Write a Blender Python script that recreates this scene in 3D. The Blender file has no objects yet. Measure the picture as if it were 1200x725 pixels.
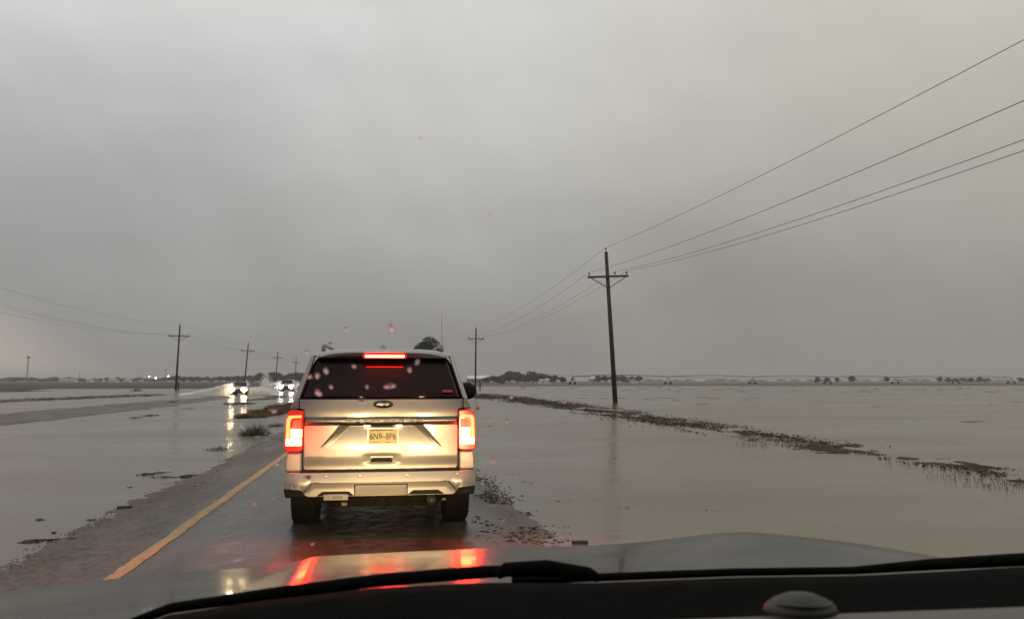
import bpy, bmesh, math, random
from mathutils import Vector, Matrix, noise
R = math.radians
random.seed(11)
SC = bpy.context.scene
COL = SC.collection

# ------------------------------------------------------------------ camera
CAM_Z = 1.65
PITCH, YAW = 4.97, 8.56
cd = bpy.data.cameras.new('camera'); cam = bpy.data.objects.new('camera', cd); COL.objects.link(cam)
cam.location = (0, 0, CAM_Z); cam.rotation_euler = (R(90 + PITCH), 0, R(-YAW))
cd.sensor_width = 36; cd.lens = 28.8; cd.clip_start = 0.02; cd.clip_end = 9000
cd.dof.use_dof = True; cd.dof.focus_distance = 16; cd.dof.aperture_fstop = 14
SC.camera = cam
CM = cam.rotation_euler.to_matrix()
def ray(px, py):
    return CM @ Vector(((px - 600) / 960, -(py - 362.5) / 960, -1))
def G(px, py, z=0.0):
    d = ray(px, py); t = (z - CAM_Z) / d.z
    return Vector((d.x * t, d.y * t, z))
def A(px, py, Y):
    d = ray(px, py); t = Y / d.y
    return Vector((d.x * t, Y, CAM_Z + d.z * t))

# ------------------------------------------------------------------ world: storm overcast
w = bpy.data.worlds.new('World'); SC.world = w; w.use_nodes = True
nt = w.node_tree; N = nt.nodes; L = nt.links
for n in list(N): N.remove(n)
out = N.new('ShaderNodeOutputWorld'); bg = N.new('ShaderNodeBackground')
L.new(bg.outputs[0], out.inputs[0])
tc = N.new('ShaderNodeTexCoord'); sep = N.new('ShaderNodeSeparateXYZ')
L.new(tc.outputs['Generated'], sep.inputs[0])
def math_n(op, a=None, b=None, c=None, clamp=False):
    m = N.new('ShaderNodeMath'); m.operation = op; m.use_clamp = clamp
    for i, v in enumerate((a, b, c)):
        if v is None: continue
        if isinstance(v, (int, float)): m.inputs[i].default_value = v
        else: L.new(v, m.inputs[i])
    return m.outputs[0]
def mixc(f, a, b, mode='MIX'):
    m = N.new('ShaderNodeMix'); m.data_type = 'RGBA'; m.blend_type = mode
    for i, v in ((0, f), (6, a), (7, b)):
        if isinstance(v, (int, float)): m.inputs[i].default_value = v
        elif isinstance(v, tuple): m.inputs[i].default_value = (*v, 1)
        else: L.new(v, m.inputs[i])
    return m.outputs[2]
def ramp(fac, stops):
    r = N.new('ShaderNodeValToRGB'); e = r.color_ramp.elements
    while len(e) < len(stops): e.new(0.5)
    for s, (p, c) in zip(e, stops): s.position = p; s.color = (*c, 1)
    L.new(fac, r.inputs[0]); return r.outputs[0]
z_ = sep.outputs[2]; x_ = sep.outputs[0]
big = N.new('ShaderNodeTexNoise'); big.inputs['Scale'].default_value = 1.7; big.inputs['Detail'].default_value = 3
big.inputs['Roughness'].default_value = .45
mp = N.new('ShaderNodeMapping'); mp.inputs['Scale'].default_value = (1.2, .7, 2.6); mp.inputs['Location'].default_value = (.35, .1, .2)
L.new(tc.outputs['Generated'], mp.inputs[0]); L.new(mp.outputs[0], big.inputs[0])
nz = math_n('MULTIPLY_ADD', big.outputs[0], .26, -.13)
el = math_n('ADD', z_, nz)
left = ramp(el, [(0, (.300, .282, .262)), (.06, (.275, .266, .255)), (.14, (.300, .300, .296)), (.25, (.42, .42, .42)), (.36, (.60, .60, .60)), (.46, (.86, .86, .855)), (.8, (.70, .70, .70))])
right = ramp(el, [(0, (.276, .262, .232)), (.08, (.310, .296, .260)), (.2, (.410, .394, .345)), (.33, (.52, .50, .43)), (.46, (.63, .605, .52)), (.8, (.62, .62, .60))])
mid = ramp(el, [(0, (.246, .236, .222)), (.08, (.278, .269, .255)), (.18, (.388, .381, .367)), (.3, (.535, .525, .505)), (.46, (.72, .715, .70)), (.8, (.66, .66, .66))])
fl = N.new('ShaderNodeMapRange'); fl.interpolation_type = 'SMOOTHSTEP'
L.new(x_, fl.inputs[0]); fl.inputs[1].default_value = .22; fl.inputs[2].default_value = -.50; fl.inputs[3].default_value = 0; fl.inputs[4].default_value = 1
fr = N.new('ShaderNodeMapRange'); fr.interpolation_type = 'SMOOTHSTEP'
L.new(x_, fr.inputs[0]); fr.inputs[1].default_value = -.10; fr.inputs[2].default_value = .66; fr.inputs[3].default_value = 0; fr.inputs[4].default_value = 1
glow = N.new('ShaderNodeMapRange'); glow.interpolation_type = 'SMOOTHSTEP'; L.new(math_n('ADD', x_, math_n('MULTIPLY', z_, 1.4)), glow.inputs[0])
glow.inputs[1].default_value = -.24; glow.inputs[2].default_value = -.47; glow.inputs[3].default_value = 0; glow.inputs[4].default_value = 1
c = mixc(fl.outputs[0], mid, left); c = mixc(glow.outputs[0], c, (.64, .54, .44)); c = mixc(fr.outputs[0], c, right)
# rain shafts, slanted soft streaks
st = N.new('ShaderNodeTexNoise'); st.inputs['Scale'].default_value = 3.2; st.inputs['Detail'].default_value = 3
mp2 = N.new('ShaderNodeMapping'); mp2.inputs['Rotation'].default_value = (0, R(34), 0); mp4 = N.new('ShaderNodeMapping'); mp4.inputs['Scale'].default_value = (3.6, .8, .45)
L.new(tc.outputs['Generated'], mp2.inputs[0]); L.new(mp2.outputs[0], mp4.inputs[0]); L.new(mp4.outputs[0], st.inputs[0])
sf = math_n('MULTIPLY_ADD', st.outputs[0], .15, .925)
puff = N.new('ShaderNodeTexNoise'); puff.inputs['Scale'].default_value = 4.5; puff.inputs['Detail'].default_value = 7; puff.inputs['Roughness'].default_value = .55
mp3 = N.new('ShaderNodeMapping'); mp3.inputs['Scale'].default_value = (.8, .6, 2.2); L.new(tc.outputs['Generated'], mp3.inputs[0]); L.new(mp3.outputs[0], puff.inputs[0])
sf = math_n('MULTIPLY', sf, math_n('MULTIPLY_ADD', puff.outputs[0], .22, .89))
cs = N.new('ShaderNodeVectorMath'); cs.operation = 'SCALE'; L.new(c, cs.inputs[0]); L.new(sf, cs.inputs[3])
sky = N.new('ShaderNodeTexSky'); sky.sky_type = 'NISHITA'; sky.sun_disc = False
sky.sun_elevation = R(38); sky.sun_rotation = R(-70); sky.dust_density = 6; sky.air_density = 2
sks = N.new('ShaderNodeVectorMath'); sks.operation = 'SCALE'; L.new(sky.outputs[0], sks.inputs[0]); sks.inputs[3].default_value = .002
ad = N.new('ShaderNodeVectorMath'); ad.operation = 'ADD'; L.new(cs.outputs[0], ad.inputs[0]); L.new(sks.outputs[0], ad.inputs[1])
L.new(ad.outputs[0], bg.inputs[0]); bg.inputs[1].default_value = 1.0

sd = bpy.data.lights.new('sun', 'SUN'); sun = bpy.data.objects.new('sun', sd); COL.objects.link(sun)
sd.energy = 0.5; sd.angle = R(30); sd.color = (1, .95, .88); sun.rotation_euler = (R(52), 0, R(70))

vs = SC.view_settings; vs.view_transform = 'Standard'; vs.look = 'None'; vs.exposure = 0.0; vs.gamma = 1; vs.use_curve_mapping = False
cy = SC.cycles
cy.use_denoising = True; cy.max_bounces = 7; cy.diffuse_bounces = 2; cy.glossy_bounces = 4; cy.transmission_bounces = 5
cy.volume_bounces = 0; cy.transparent_max_bounces = 6; cy.sample_clamp_indirect = 12; cy.caustics_reflective = False; cy.caustics_refractive = False

# ------------------------------------------------------------------ materials
def mat(name, base, rough=.5, metal=0, spec=.5, coat=0, coat_rough=.05, trans=0, ior=1.45, emis=None, estr=0,
        var=0, vscale=6, rvar=0, bump=0, bscale=20, bdist=.02, stretch=(1, 1, 1), base2=None, contrast=(.35, .65), coords='Object', sheen=0):
    m = bpy.data.materials.new(name); m.use_nodes = True
    t = m.node_tree; p = t.nodes['Principled BSDF']; lk = t.links
    p.inputs['Base Color'].default_value = (*base, 1); p.inputs['Roughness'].default_value = rough
    p.inputs['Metallic'].default_value = metal; p.inputs['Specular IOR Level'].default_value = spec
    p.inputs['Coat Weight'].default_value = coat; p.inputs['Coat Roughness'].default_value = coat_rough
    p.inputs['Transmission Weight'].default_value = trans; p.inputs['IOR'].default_value = ior
    if emis: p.inputs['Emission Color'].default_value = (*emis, 1); p.inputs['Emission Strength'].default_value = estr
    tcn = t.nodes.new('ShaderNodeTexCoord'); mpn = t.nodes.new('ShaderNodeMapping'); mpn.inputs['Scale'].default_value = stretch
    lk.new(tcn.outputs[coords], mpn.inputs[0])
    def nz(scale, det=4):
        n = t.nodes.new('ShaderNodeTexNoise'); n.inputs['Scale'].default_value = scale; n.inputs['Detail'].default_value = det
        lk.new(mpn.outputs[0], n.inputs[0]); return n.outputs[0]
    if var or base2:
        r = t.nodes.new('ShaderNodeValToRGB'); e = r.color_ramp.elements
        b2 = base2 or tuple(min(1, v * (1 + var)) for v in base); b1 = base if base2 else tuple(v * (1 - var) for v in base)
        e[0].position, e[1].position = contrast; e[0].color = (*b1, 1); e[1].color = (*b2, 1)
        lk.new(nz(vscale, 6), r.inputs[0]); lk.new(r.outputs[0], p.inputs['Base Color'])
    if rvar:
        q = t.nodes.new('ShaderNodeMapRange'); lk.new(nz(vscale * 1.7, 5), q.inputs[0])
        q.inputs[1].default_value = .3; q.inputs[2].default_value = .7; q.inputs[3].default_value = max(.01, rough - rvar); q.inputs[4].default_value = min(1, rough + rvar)
        lk.new(q.outputs[0], p.inputs['Roughness'])
    if bump:
        b = t.nodes.new('ShaderNodeBump'); b.inputs['Strength'].default_value = bump; b.inputs['Distance'].default_value = bdist
        lk.new(nz(bscale, 5), b.inputs['Height']); lk.new(b.outputs[0], p.inputs['Normal'])
    return m
M = {}
M['silver'] = mat('silver_paint', (.25, .236, .215), .38, .25, .5, .35, .15, var=.04, vscale=3, rvar=.06, bump=.05, bscale=180, bdist=.003)
M['satin'] = mat('satin_trim', (.13, .125, .12), .3, .8, var=.06, vscale=9, rvar=.05)
M['chrome'] = mat('chrome', (.6, .6, .6), .12, 1, var=.03, vscale=20)
M['wing'] = mat('wing_shade_black', (.009, .008, .007), .5, .0, var=.2, vscale=8)  # near-black that paints the shade of the plate recess walls
M['letters'] = mat('dark_chrome_letters', (.035, .033, .03), .35, .5, var=.05, vscale=20)
M['black'] = mat('black_plastic', (.007, .007, .007), .6, spec=.12, var=.3, vscale=30, rvar=.1, bump=.15, bscale=200, bdist=.002)
M['under'] = mat('dirty_underbody', (.006, .005, .0045), .9, spec=.08, var=.4, vscale=12, bump=.3, bscale=30)
M['rubber'] = mat('wet_rubber', (.008, .0075, .007), .7, spec=.12, var=.3, vscale=30, bump=.4, bscale=60, bdist=.01)
M['glass'] = mat('dark_tinted_glass', (.010, .0045, .0035), .05, 0, .18, 0, var=.2, vscale=3, rvar=.02)
M['rim'] = mat('alloy', (.3, .3, .3), .3, .9, var=.1)
M['red_lens'] = mat('red_lens', (.30, .006, .004), .15, 0, .5, .5, emis=(1, .02, .01), estr=.35, var=.2, vscale=20)
M['lamp_tube'] = mat('lit_tail_tube', (.6, .05, .02), .3, emis=(1, .030, .008), estr=26)
M['lamp_hot'] = mat('lit_brake_block', (.6, .1, .05), .3, emis=(1, .012, .003), estr=350)
M['lamp_inner'] = mat('glowing_inner_lens', (.5, .03, .01), .3, emis=(1, .05, .012), estr=1.6, var=.3, vscale=30)
M['brake_bar'] = mat('lit_high_brake_bar', (.6, .05, .02), .3, emis=(1, .014, .005), estr=230)
M['brake_edge'] = mat('high_brake_lens', (.35, .01, .01), .2, emis=(1, .01, .005), estr=.7)
M['plate'] = mat('plate_yellow', (.40, .34, .19), .6, spec=.2, var=.1, vscale=8)
M['plate_ink'] = mat('plate_ink', (.006, .005, .004), .9, spec=.05, var=.1)
M['plate_band'] = mat('plate_red_ink', (.25, .06, .03), .5, var=.3, vscale=60)
M['badge'] = mat('badge_dark', (.012, .014, .02), .15, .2, coat=.8, var=.2)
M['sticker'] = mat('sticker_red', (.3, .03, .03), .5, var=.5, vscale=60)
M['wood'] = mat('weathered_pole_wood', (.022, .018, .015), .75, base2=(.045, .038, .030), vscale=5, stretch=(6, 6, .4), bump=.4, bscale=20)
M['steel'] = mat('grey_steel', (.045, .045, .043), .5, .4, var=.15, vscale=8)
M['wire'] = mat('line_wire', (.035, .035, .035), .5, .3, var=.1)
M['insul'] = mat('insulator', (.05, .035, .03), .3, var=.2)
M['foliage'] = mat('foliage', (.022, .028, .014), .7, base2=(.05, .058, .030), vscale=1.1)
M['foliage2'] = mat('dry_foliage', (.032, .033, .018), .7, base2=(.06, .058, .032), vscale=1.3)
M['bark'] = mat('bark', (.03, .025, .02), .8, var=.3, vscale=10, bump=.4)
M['grass'] = mat('wet_grass', (.045, .043, .018), .6, base2=(.12, .098, .045), vscale=2.2)
M['green_grass'] = mat('green_grass', (.035, .048, .016), .6, base2=(.075, .085, .03), vscale=3)
M['brown_grass'] = mat('brown_dead_grass', (.075, .048, .026), .7, base2=(.15, .10, .055), vscale=1.5)
M['mud'] = mat('dark_mud', (.022, .015, .009), .85, spec=.15, base2=(.055, .040, .025), vscale=9, rvar=.1, bump=.5, bscale=40)
M['soil'] = mat('far_soil', (.055, .047, .036), .8, base2=(.10, .085, .065), vscale=.03, stretch=(1, 4, 1))
M['darkfield'] = mat('dark_crop_field', (.030, .027, .020), .9, base2=(.058, .050, .038), vscale=.04, stretch=(.3, 3, 1), bump=.5, bscale=.6, bdist=.3)
M['straw'] = mat('floating_wood', (.05, .037, .026), .6, var=.3, vscale=20)
M['plastic_white'] = mat('white_litter', (.45, .45, .43), .4, var=.1)
M['white_wall'] = mat('white_metal_siding', (.62, .62, .60), .5, var=.08, vscale=.5)
M['pale_wall'] = mat('pale_wall', (.30, .28, .25), .7, var=.1, vscale=.5)
M['roof'] = mat('grey_roof', (.13, .12, .115), .7, var=.15, vscale=.5)
M['window'] = mat('house_window', (.02, .02, .025), .1, var=.2)
M['lamp_white'] = mat('lit_yard_lamp', (.8, .8, .8), .3, emis=(1, .93, .75), estr=14)
M['headlamp'] = mat('lit_headlamp', (.8, .8, .8), .2, emis=(1, .72, .38), estr=90)
M['headlamp_cool'] = mat('lit_headlamp_white', (.8, .8, .8), .2, emis=(1, .90, .72), estr=60)
M['foglamp'] = mat('lit_fog_lamp', (.8, .7, .5), .2, emis=(1, .72, .36), estr=14)
M['amber'] = mat('lit_amber_marker', (.8, .3, .05), .3, emis=(1, .42, .06), estr=9)
M['beige_paint'] = mat('beige_car_paint', (.42, .36, .30), .3, .3, coat=.6, var=.05)
M['grey_paint'] = mat('grey_car_paint', (.45, .45, .45), .3, .3, coat=.6, var=.05)
M['spray'] = mat('water_spray', (.80, .79, .77), .9, var=.05, vscale=.5)
M['hood'] = mat('wet_hood_paint', (.012, .0120, .009), .20, .0, .14, .15, .04, var=.10, vscale=2.5, rvar=.07, bump=.10, bscale=38, bdist=.0012)
M['dash'] = mat('dashboard_vinyl', (.004, .004, .0032), .95, spec=.04, var=.2, vscale=30, rvar=.05, bump=.3, bscale=420, bdist=.0012)
M['dash_grey'] = mat('dashboard_grey_vinyl', (.105, .098, .085), .55, var=.12, vscale=8, bump=.3, bscale=400, bdist=.001)
M['sensor'] = mat('sensor_dome_grey', (.085, .082, .075), .6, spec=.2, var=.15, vscale=30)
M['sensor_dark'] = mat('sensor_lens_dark', (.010, .010, .010), .25, var=.2)
M['wiper'] = mat('wiper_black', (.004, .004, .0038), .9, spec=.06, var=.3, vscale=40)
M['drop'] = mat('rain_water_drop', (1, .98, .97), .52, 0, .5, trans=1, ior=1.33)

# flood water: opaque muddy water with rain ripples and breeze streaks
def water_mat():
    m = bpy.data.materials.new('muddy_flood_water'); m.use_nodes = True
    t = m.node_tree; p = t.nodes['Principled BSDF']; lk = t.links
    tcn = t.nodes.new('ShaderNodeTexCoord')
    def nz(scale, stretch, det=3, rough=.5):
        mpn = t.nodes.new('ShaderNodeMapping'); mpn.inputs['Scale'].default_value = stretch
        lk.new(tcn.outputs['Object'], mpn.inputs[0])
        n = t.nodes.new('ShaderNodeTexNoise'); n.inputs['Scale'].default_value = scale; n.inputs['Detail'].default_value = det; n.inputs['Roughness'].default_value = rough
        lk.new(mpn.outputs[0], n.inputs[0]); return n.outputs[0]
    r = t.nodes.new('ShaderNodeValToRGB'); e = r.color_ramp.elements
    e[0].position, e[1].position = .3, .72; e[0].color = (.104, .078, .044, 1); e[1].color = (.155, .119, .070, 1)
    lk.new(nz(.05, (1.6, .5, 1), 5), r.inputs[0]); lk.new(r.outputs[0], p.inputs['Base Color'])
    p.inputs['IOR'].default_value = 1.33; p.inputs['Specular IOR Level'].default_value = .5
    q = t.nodes.new('ShaderNodeMapRange'); lk.new(nz(.16, (.5, 1.6, 1), 5), q.inputs[0])
    q.inputs[1].default_value = .38; q.inputs[2].default_value = .68; q.inputs[3].default_value = .14; q.inputs[4].default_value = .32
    lk.new(q.outputs[0], p.inputs['Roughness'])
    b1 = t.nodes.new('ShaderNodeBump'); b1.inputs['Strength'].default_value = .22; b1.inputs['Distance'].default_value = .012; lk.new(nz(9, (1, 1, 1), 3), b1.inputs['Height'])
    b2 = t.nodes.new('ShaderNodeBump'); b2.inputs['Strength'].default_value = .4; b2.inputs['Distance'].default_value = .06; lk.new(nz(1.3, (.6, 1.2, 1), 3), b2.inputs['Height'])
    lk.new(b1.outputs[0], b2.inputs['Normal']); lk.new(b2.outputs[0], p.inputs['Normal'])
    return m
M['water'] = water_mat()

def road_mat():
    m = bpy.data.materials.new('wet_asphalt'); m.use_nodes = True
    t = m.node_tree; p = t.nodes['Principled BSDF']; lk = t.links
    tcn = t.nodes.new('ShaderNodeTexCoord')
    def nz(scale, stretch, det=5):
        mpn = t.nodes.new('ShaderNodeMapping'); mpn.inputs['Scale'].default_value = stretch
        lk.new(tcn.outputs['Object'], mpn.inputs[0])
        n = t.nodes.new('ShaderNodeTexNoise'); n.inputs['Scale'].default_value = scale; n.inputs['Detail'].default_value = det
        lk.new(mpn.outputs[0], n.inputs[0]); return n.outputs[0]
    sp = t.nodes.new('ShaderNodeSeparateXYZ'); lk.new(tcn.outputs['Object'], sp.inputs[0])
    # shoulder (left of the line) carries more silt
    sh = t.nodes.new('ShaderNodeMapRange'); lk.new(sp.outputs[0], sh.inputs[0]); sh.inputs[1].default_value = -2.5; sh.inputs[2].default_value = -2.0
    sh.inputs[3].default_value = 1; sh.inputs[4].default_value = 0
    sh2 = t.nodes.new('ShaderNodeMapRange'); lk.new(sp.outputs[0], sh2.inputs[0]); sh2.inputs[1].default_value = 1.0; sh2.inputs[2].default_value = 1.5
    shm = t.nodes.new('ShaderNodeMath'); shm.operation = 'MAXIMUM'; lk.new(sh.outputs[0], shm.inputs[0]); lk.new(sh2.outputs[0], shm.inputs[1]); sh = shm
    r = t.nodes.new('ShaderNodeValToRGB'); e = r.color_ramp.elements
    e[0].position, e[1].position = .35, .68; e[0].color = (.034, .025, .015, 1); e[1].color = (.070, .053, .034, 1)
    lk.new(nz(2.2, (1.6, .35, 1)), r.inputs[0])
    r2 = t.nodes.new('ShaderNodeValToRGB'); e = r2.color_ramp.elements
    e[0].position, e[1].position = .36, .62; e[0].color = (.036, .024, .014, 1); e[1].color = (.105, .073, .046, 1)
    lk.new(nz(16, (1.3, .6, 1), 9), r2.inputs[0])
    mx = t.nodes.new('ShaderNodeMix'); mx.data_type = 'RGBA'; lk.new(sh.outputs[0], mx.inputs[0]); lk.new(r.outputs[0], mx.inputs[6]); lk.new(r2.outputs[0], mx.inputs[7])
    lk.new(mx.outputs[2], p.inputs['Base Color'])
    q = t.nodes.new('ShaderNodeMapRange'); lk.new(nz(.9, (1.5, .3, 1)), q.inputs[0])
    q.inputs[1].default_value = .35; q.inputs[2].default_value = .68; q.inputs[3].default_value = .14; q.inputs[4].default_value = .34
    a = t.nodes.new('ShaderNodeMath'); a.operation = 'MULTIPLY_ADD'; lk.new(sh.outputs[0], a.inputs[0]); a.inputs[1].default_value = .26; lk.new(q.outputs[0], a.inputs[2])
    lk.new(a.outputs[0], p.inputs['Roughness']); p.inputs['Specular IOR Level'].default_value = .26
    b1 = t.nodes.new('ShaderNodeBump'); b1.inputs['Strength'].default_value = .6; b1.inputs['Distance'].default_value = .008; lk.new(nz(45, (1, 1, 1), 3), b1.inputs['Height'])
    b2 = t.nodes.new('ShaderNodeBump'); b2.inputs['Strength'].default_value = .3; b2.inputs['Distance'].default_value = .02; lk.new(nz(7, (1, 1, 1), 3), b2.inputs['Height'])
    lk.new(b1.outputs[0], b2.inputs['Normal']); lk.new(b2.outputs[0], p.inputs['Normal'])
    return m
M['road'] = road_mat()
def paint_mat():
    m = mat('worn_yellow_paint', (.40, .21, .05), .4, spec=.4, base2=(.17, .10, .04), contrast=(.50, .74), vscale=13, rvar=.1, bump=.2, bscale=60, bdist=.004)
    return m
M['yellow'] = paint_mat()

# ------------------------------------------------------------------ mesh helpers
class MB:
    def __init__(s): s.v = []; s.f = []
    def add(s, vs, fs):
        b = len(s.v); s.v += [tuple(v) for v in vs]; s.f += [tuple(b + i for i in f) for f in fs]
    def box(s, c, d, rot=None):
        x, y, z = d[0] / 2, d[1] / 2, d[2] / 2
        vs = [Vector((a * x, b * y, e * z)) for a in (-1, 1) for b in (-1, 1) for e in (-1, 1)]
        if rot is not None: vs = [rot @ v for v in vs]
        s.add([v + Vector(c) for v in vs], [(0, 1, 3, 2), (4, 6, 7, 5), (0, 4, 5, 1), (2, 3, 7, 6), (0, 2, 6, 4), (1, 5, 7, 3)])
    def tube(s, pts, r, n=8, cap=True):
        pts = [Vector(p) for p in pts]; rs = r if isinstance(r, (list, tuple)) else [r] * len(pts)
        base = len(s.v)
        for i, p in enumerate(pts):
            d = (pts[min(i + 1, len(pts) - 1)] - pts[max(i - 1, 0)]).normalized()
            u = d.cross(Vector((0, 0, 1)) if abs(d.z) < .9 else Vector((1, 0, 0))).normalized(); q = d.cross(u)
            for k in range(n):
                a = 2 * math.pi * k / n; s.v.append(tuple(p + (u * math.cos(a) + q * math.sin(a)) * rs[i]))
        for i in range(len(pts) - 1):
            for k in range(n):
                a = base + i * n + k; b = base + i * n + (k + 1) % n
                s.f.append((a, b, b + n, a + n))
        if cap:
            s.f.append(tuple(base + k for k in reversed(range(n)))); e = base + (len(pts) - 1) * n
            s.f.append(tuple(e + k for k in range(n)))
    def prism(s, pts2, y0, y1):          # outline in XZ, extruded along Y
        n = len(pts2)
        s.add([(x, y0, z) for x, z in pts2] + [(x, y1, z) for x, z in pts2],
              [tuple(range(n)), tuple(reversed(range(n, 2 * n)))] + [(i, i + n, (i + 1) % n + n, (i + 1) % n) for i in range(n)])
    def lathe(s, prof, c, axis='X', n=28):   # prof: (along axis, radius)
        base = len(s.v); c = Vector(c)
        for a_, r_ in prof:
            for k in range(n):
                t = 2 * math.pi * k / n
                o = {'X': (a_, r_ * math.cos(t), r_ * math.sin(t)), 'Y': (r_ * math.cos(t), a_, r_ * math.sin(t)), 'Z': (r_ * math.cos(t), r_ * math.sin(t), a_)}[axis]
                s.v.append(tuple(c + Vector(o)))
        m = len(prof)
        for i in range(m - 1):
            for k in range(n):
                a = base + i * n + k; b = base + i * n + (k + 1) % n; s.f.append((a, b, b + n, a + n))
        s.f.append(tuple(base + k for k in range(n))); s.f.append(tuple(base + (m - 1) * n + k for k in reversed(range(n))))
    def build(s, name, m, parent=None, smooth=False, bevel=0, subsurf=0, thick=0, recalc=True):
        me = bpy.data.meshes.new(name); me.from_pydata(s.v, [], s.f)
        if recalc:
            bm = bmesh.new(); bm.from_mesh(me); bmesh.ops.recalc_face_normals(bm, faces=bm.faces); bm.to_mesh(me); bm.free()
        me.materials.append(m)
        if smooth: me.polygons.foreach_set('use_smooth', [True] * len(me.polygons))
        o = bpy.data.objects.new(name, me); COL.objects.link(o)
        if parent is not None: o.parent = parent; o.matrix_parent_inverse = parent.matrix_basis.inverted()
        if thick: k = o.modifiers.new('s', 'SOLIDIFY'); k.thickness = thick; k.offset = 1
        if bevel: k = o.modifiers.new('b', 'BEVEL'); k.width = bevel; k.segments = 3; k.limit_method = 'ANGLE'; k.angle_limit = R(40); k.harden_normals = False
        if subsurf: k = o.modifiers.new('ss', 'SUBSURF'); k.levels = subsurf; k.render_levels = subsurf
        return o
def grid(xs, ys, fn):
    mb = MB(); nx = len(xs)
    mb.v = [tuple(fn(x, y)) for y in ys for x in xs]
    mb.f = [(j * nx + i, j * nx + i + 1, (j + 1) * nx + i + 1, (j + 1) * nx + i) for j in range(len(ys) - 1) for i in range(nx - 1)]
    return mb
def frange(a, b, n): return [a + (b - a) * i / (n - 1) for i in range(n)]
def tag(o, label=None, cat=None, group=None, kind=None):
    if label: o['label'] = label
    if cat: o['category'] = cat
    if group: o['group'] = group
    if kind: o['kind'] = kind
    return o
def empty(name, loc=(0, 0, 0), rz=0):
    o = bpy.data.objects.new(name, None); COL.objects.link(o); o.location = loc; o.rotation_euler.z = rz; o.empty_display_size = .2
    return o
def copy_tree(o, parent=None):
    c = o.copy(); COL.objects.link(c)
    if parent is not None: c.parent = parent
    for ch in list(o.children): copy_tree(ch, c)
    return c
def child(mb, name, m, par, **k):      # mesh given in the parent's own frame
    o = mb.build(name, m, None, **k); o.parent = par; return o
def text_mesh(s, size, extrude, shear=0, width=None, spacing=1.0, offset=0):
    cu = bpy.data.curves.new('t', 'FONT'); cu.body = s; cu.size = size; cu.extrude = extrude; cu.align_x = 'CENTER'; cu.align_y = 'CENTER'
    cu.shear = shear; cu.space_character = spacing; cu.offset = offset; cu.resolution_u = 6
    o = bpy.data.objects.new('t', cu); COL.objects.link(o); bpy.context.view_layer.update()
    me = bpy.data.meshes.new_from_object(o.evaluated_get(bpy.context.evaluated_depsgraph_get()))
    bpy.data.objects.remove(o)
    if width:
        xs = [v.co.x for v in me.vertices]; k = width / (max(xs) - min(xs)); mid = (max(xs) + min(xs)) / 2
        for v in me.vertices: v.co.x = (v.co.x - mid) * k
    return me
def text(name, s, size, loc, m, par, extrude=.003, **k):    # reads from the -Y side
    me = text_mesh(s, size, extrude, **k); me.materials.clear(); me.materials.append(m)
    me.transform(Matrix.Translation(loc) @ Matrix.Rotation(R(90), 4, 'X'))
    o = bpy.data.objects.new(name, me); COL.objects.link(o); o.parent = par
    return o
def fbm(x, y, s=1.0, o=4):
    return noise.fractal(Vector((x * s, y * s, 3.7)), 1.0, 2.0, o)

# ------------------------------------------------------------------ ground, water, road
S = 4200
g = MB(); g.add([(-S, -60, -.4), (S, -60, -.4), (S, S, -.4), (-S, S, -.4)], [(0, 1, 2, 3)])
tag(g.build('ground', M['soil']), kind='structure')
g = MB(); g.add([(-S, -60, 0), (S, -60, 0), (S, S, 0), (-S, S, 0)], [(0, 1, 2, 3)])
tag(g.build('flood_water', M['water']), kind='structure')

def road_h(x, y):
    u = abs(x + .85 + (.10 if x > 0 else 0) * max(0, (y - 8)) * .3) / 2.52
    fade = max(0, (y - 24) / 40)
    h = .046 * (1 - u ** 3.2) - .02 * fade
    h += .010 * fbm(x, y * .55, 1.1, 3) + .007 * fbm(x * 1.3, y * .8, 5, 3) + .004 * fbm(x, y, 19, 2)
    # gentle wheel ruts
    h -= .008 * (math.exp(-((x + .95) / .25) ** 2) + math.exp(-((x - .75) / .25) ** 2))
    return h
ys = []; y = 2.0
while y < 90: ys.append(y); y += .035 + .004 * max(0, y - 5) ** 1.15
tag(grid([-4.3 + .035 * i for i in range(186)], ys, lambda x, y: (x, y, road_h(x, y))).build('road', M['road'], smooth=True, recalc=False), kind='structure')
tag(grid([-4.3, -3, -1, 1, 2.2], [-30, -10, 2], lambda x, y: (x, y, .046 * (1 - (abs(x + .85) / 2.52) ** 3.2))).build('road_behind', M['road'], smooth=True, recalc=False), kind='structure')
ys2 = [t for t in ys if t < 60]
tag(grid([-2.265, -2.24, -2.20, -2.16, -2.14], ys2, lambda x, y: (x + .008 * fbm(3 * x + 9, y, 3, 2), y, road_h(x, y) + .0045)).build('road_line', M['yellow'], smooth=True, recalc=False), kind='structure')

# opposite carriageway, just awash
def opp_h(x, y):
    return .03 * (1 - (abs(x + 16.6) / 2.5) ** 2) + .002 + .012 * fbm(x * .7, y * .16, 1, 4) + .006 * fbm(x, y * .5, 4, 2) - .0004 * max(0, y - 50)
tag(grid([-20 + .1 * i for i in range(70)], [12 + .3 * i for i in range(260)], lambda x, y: (x, y, opp_h(x, y))).build('opposite_road', M['road'], smooth=True, recalc=False), kind='structure')

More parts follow.
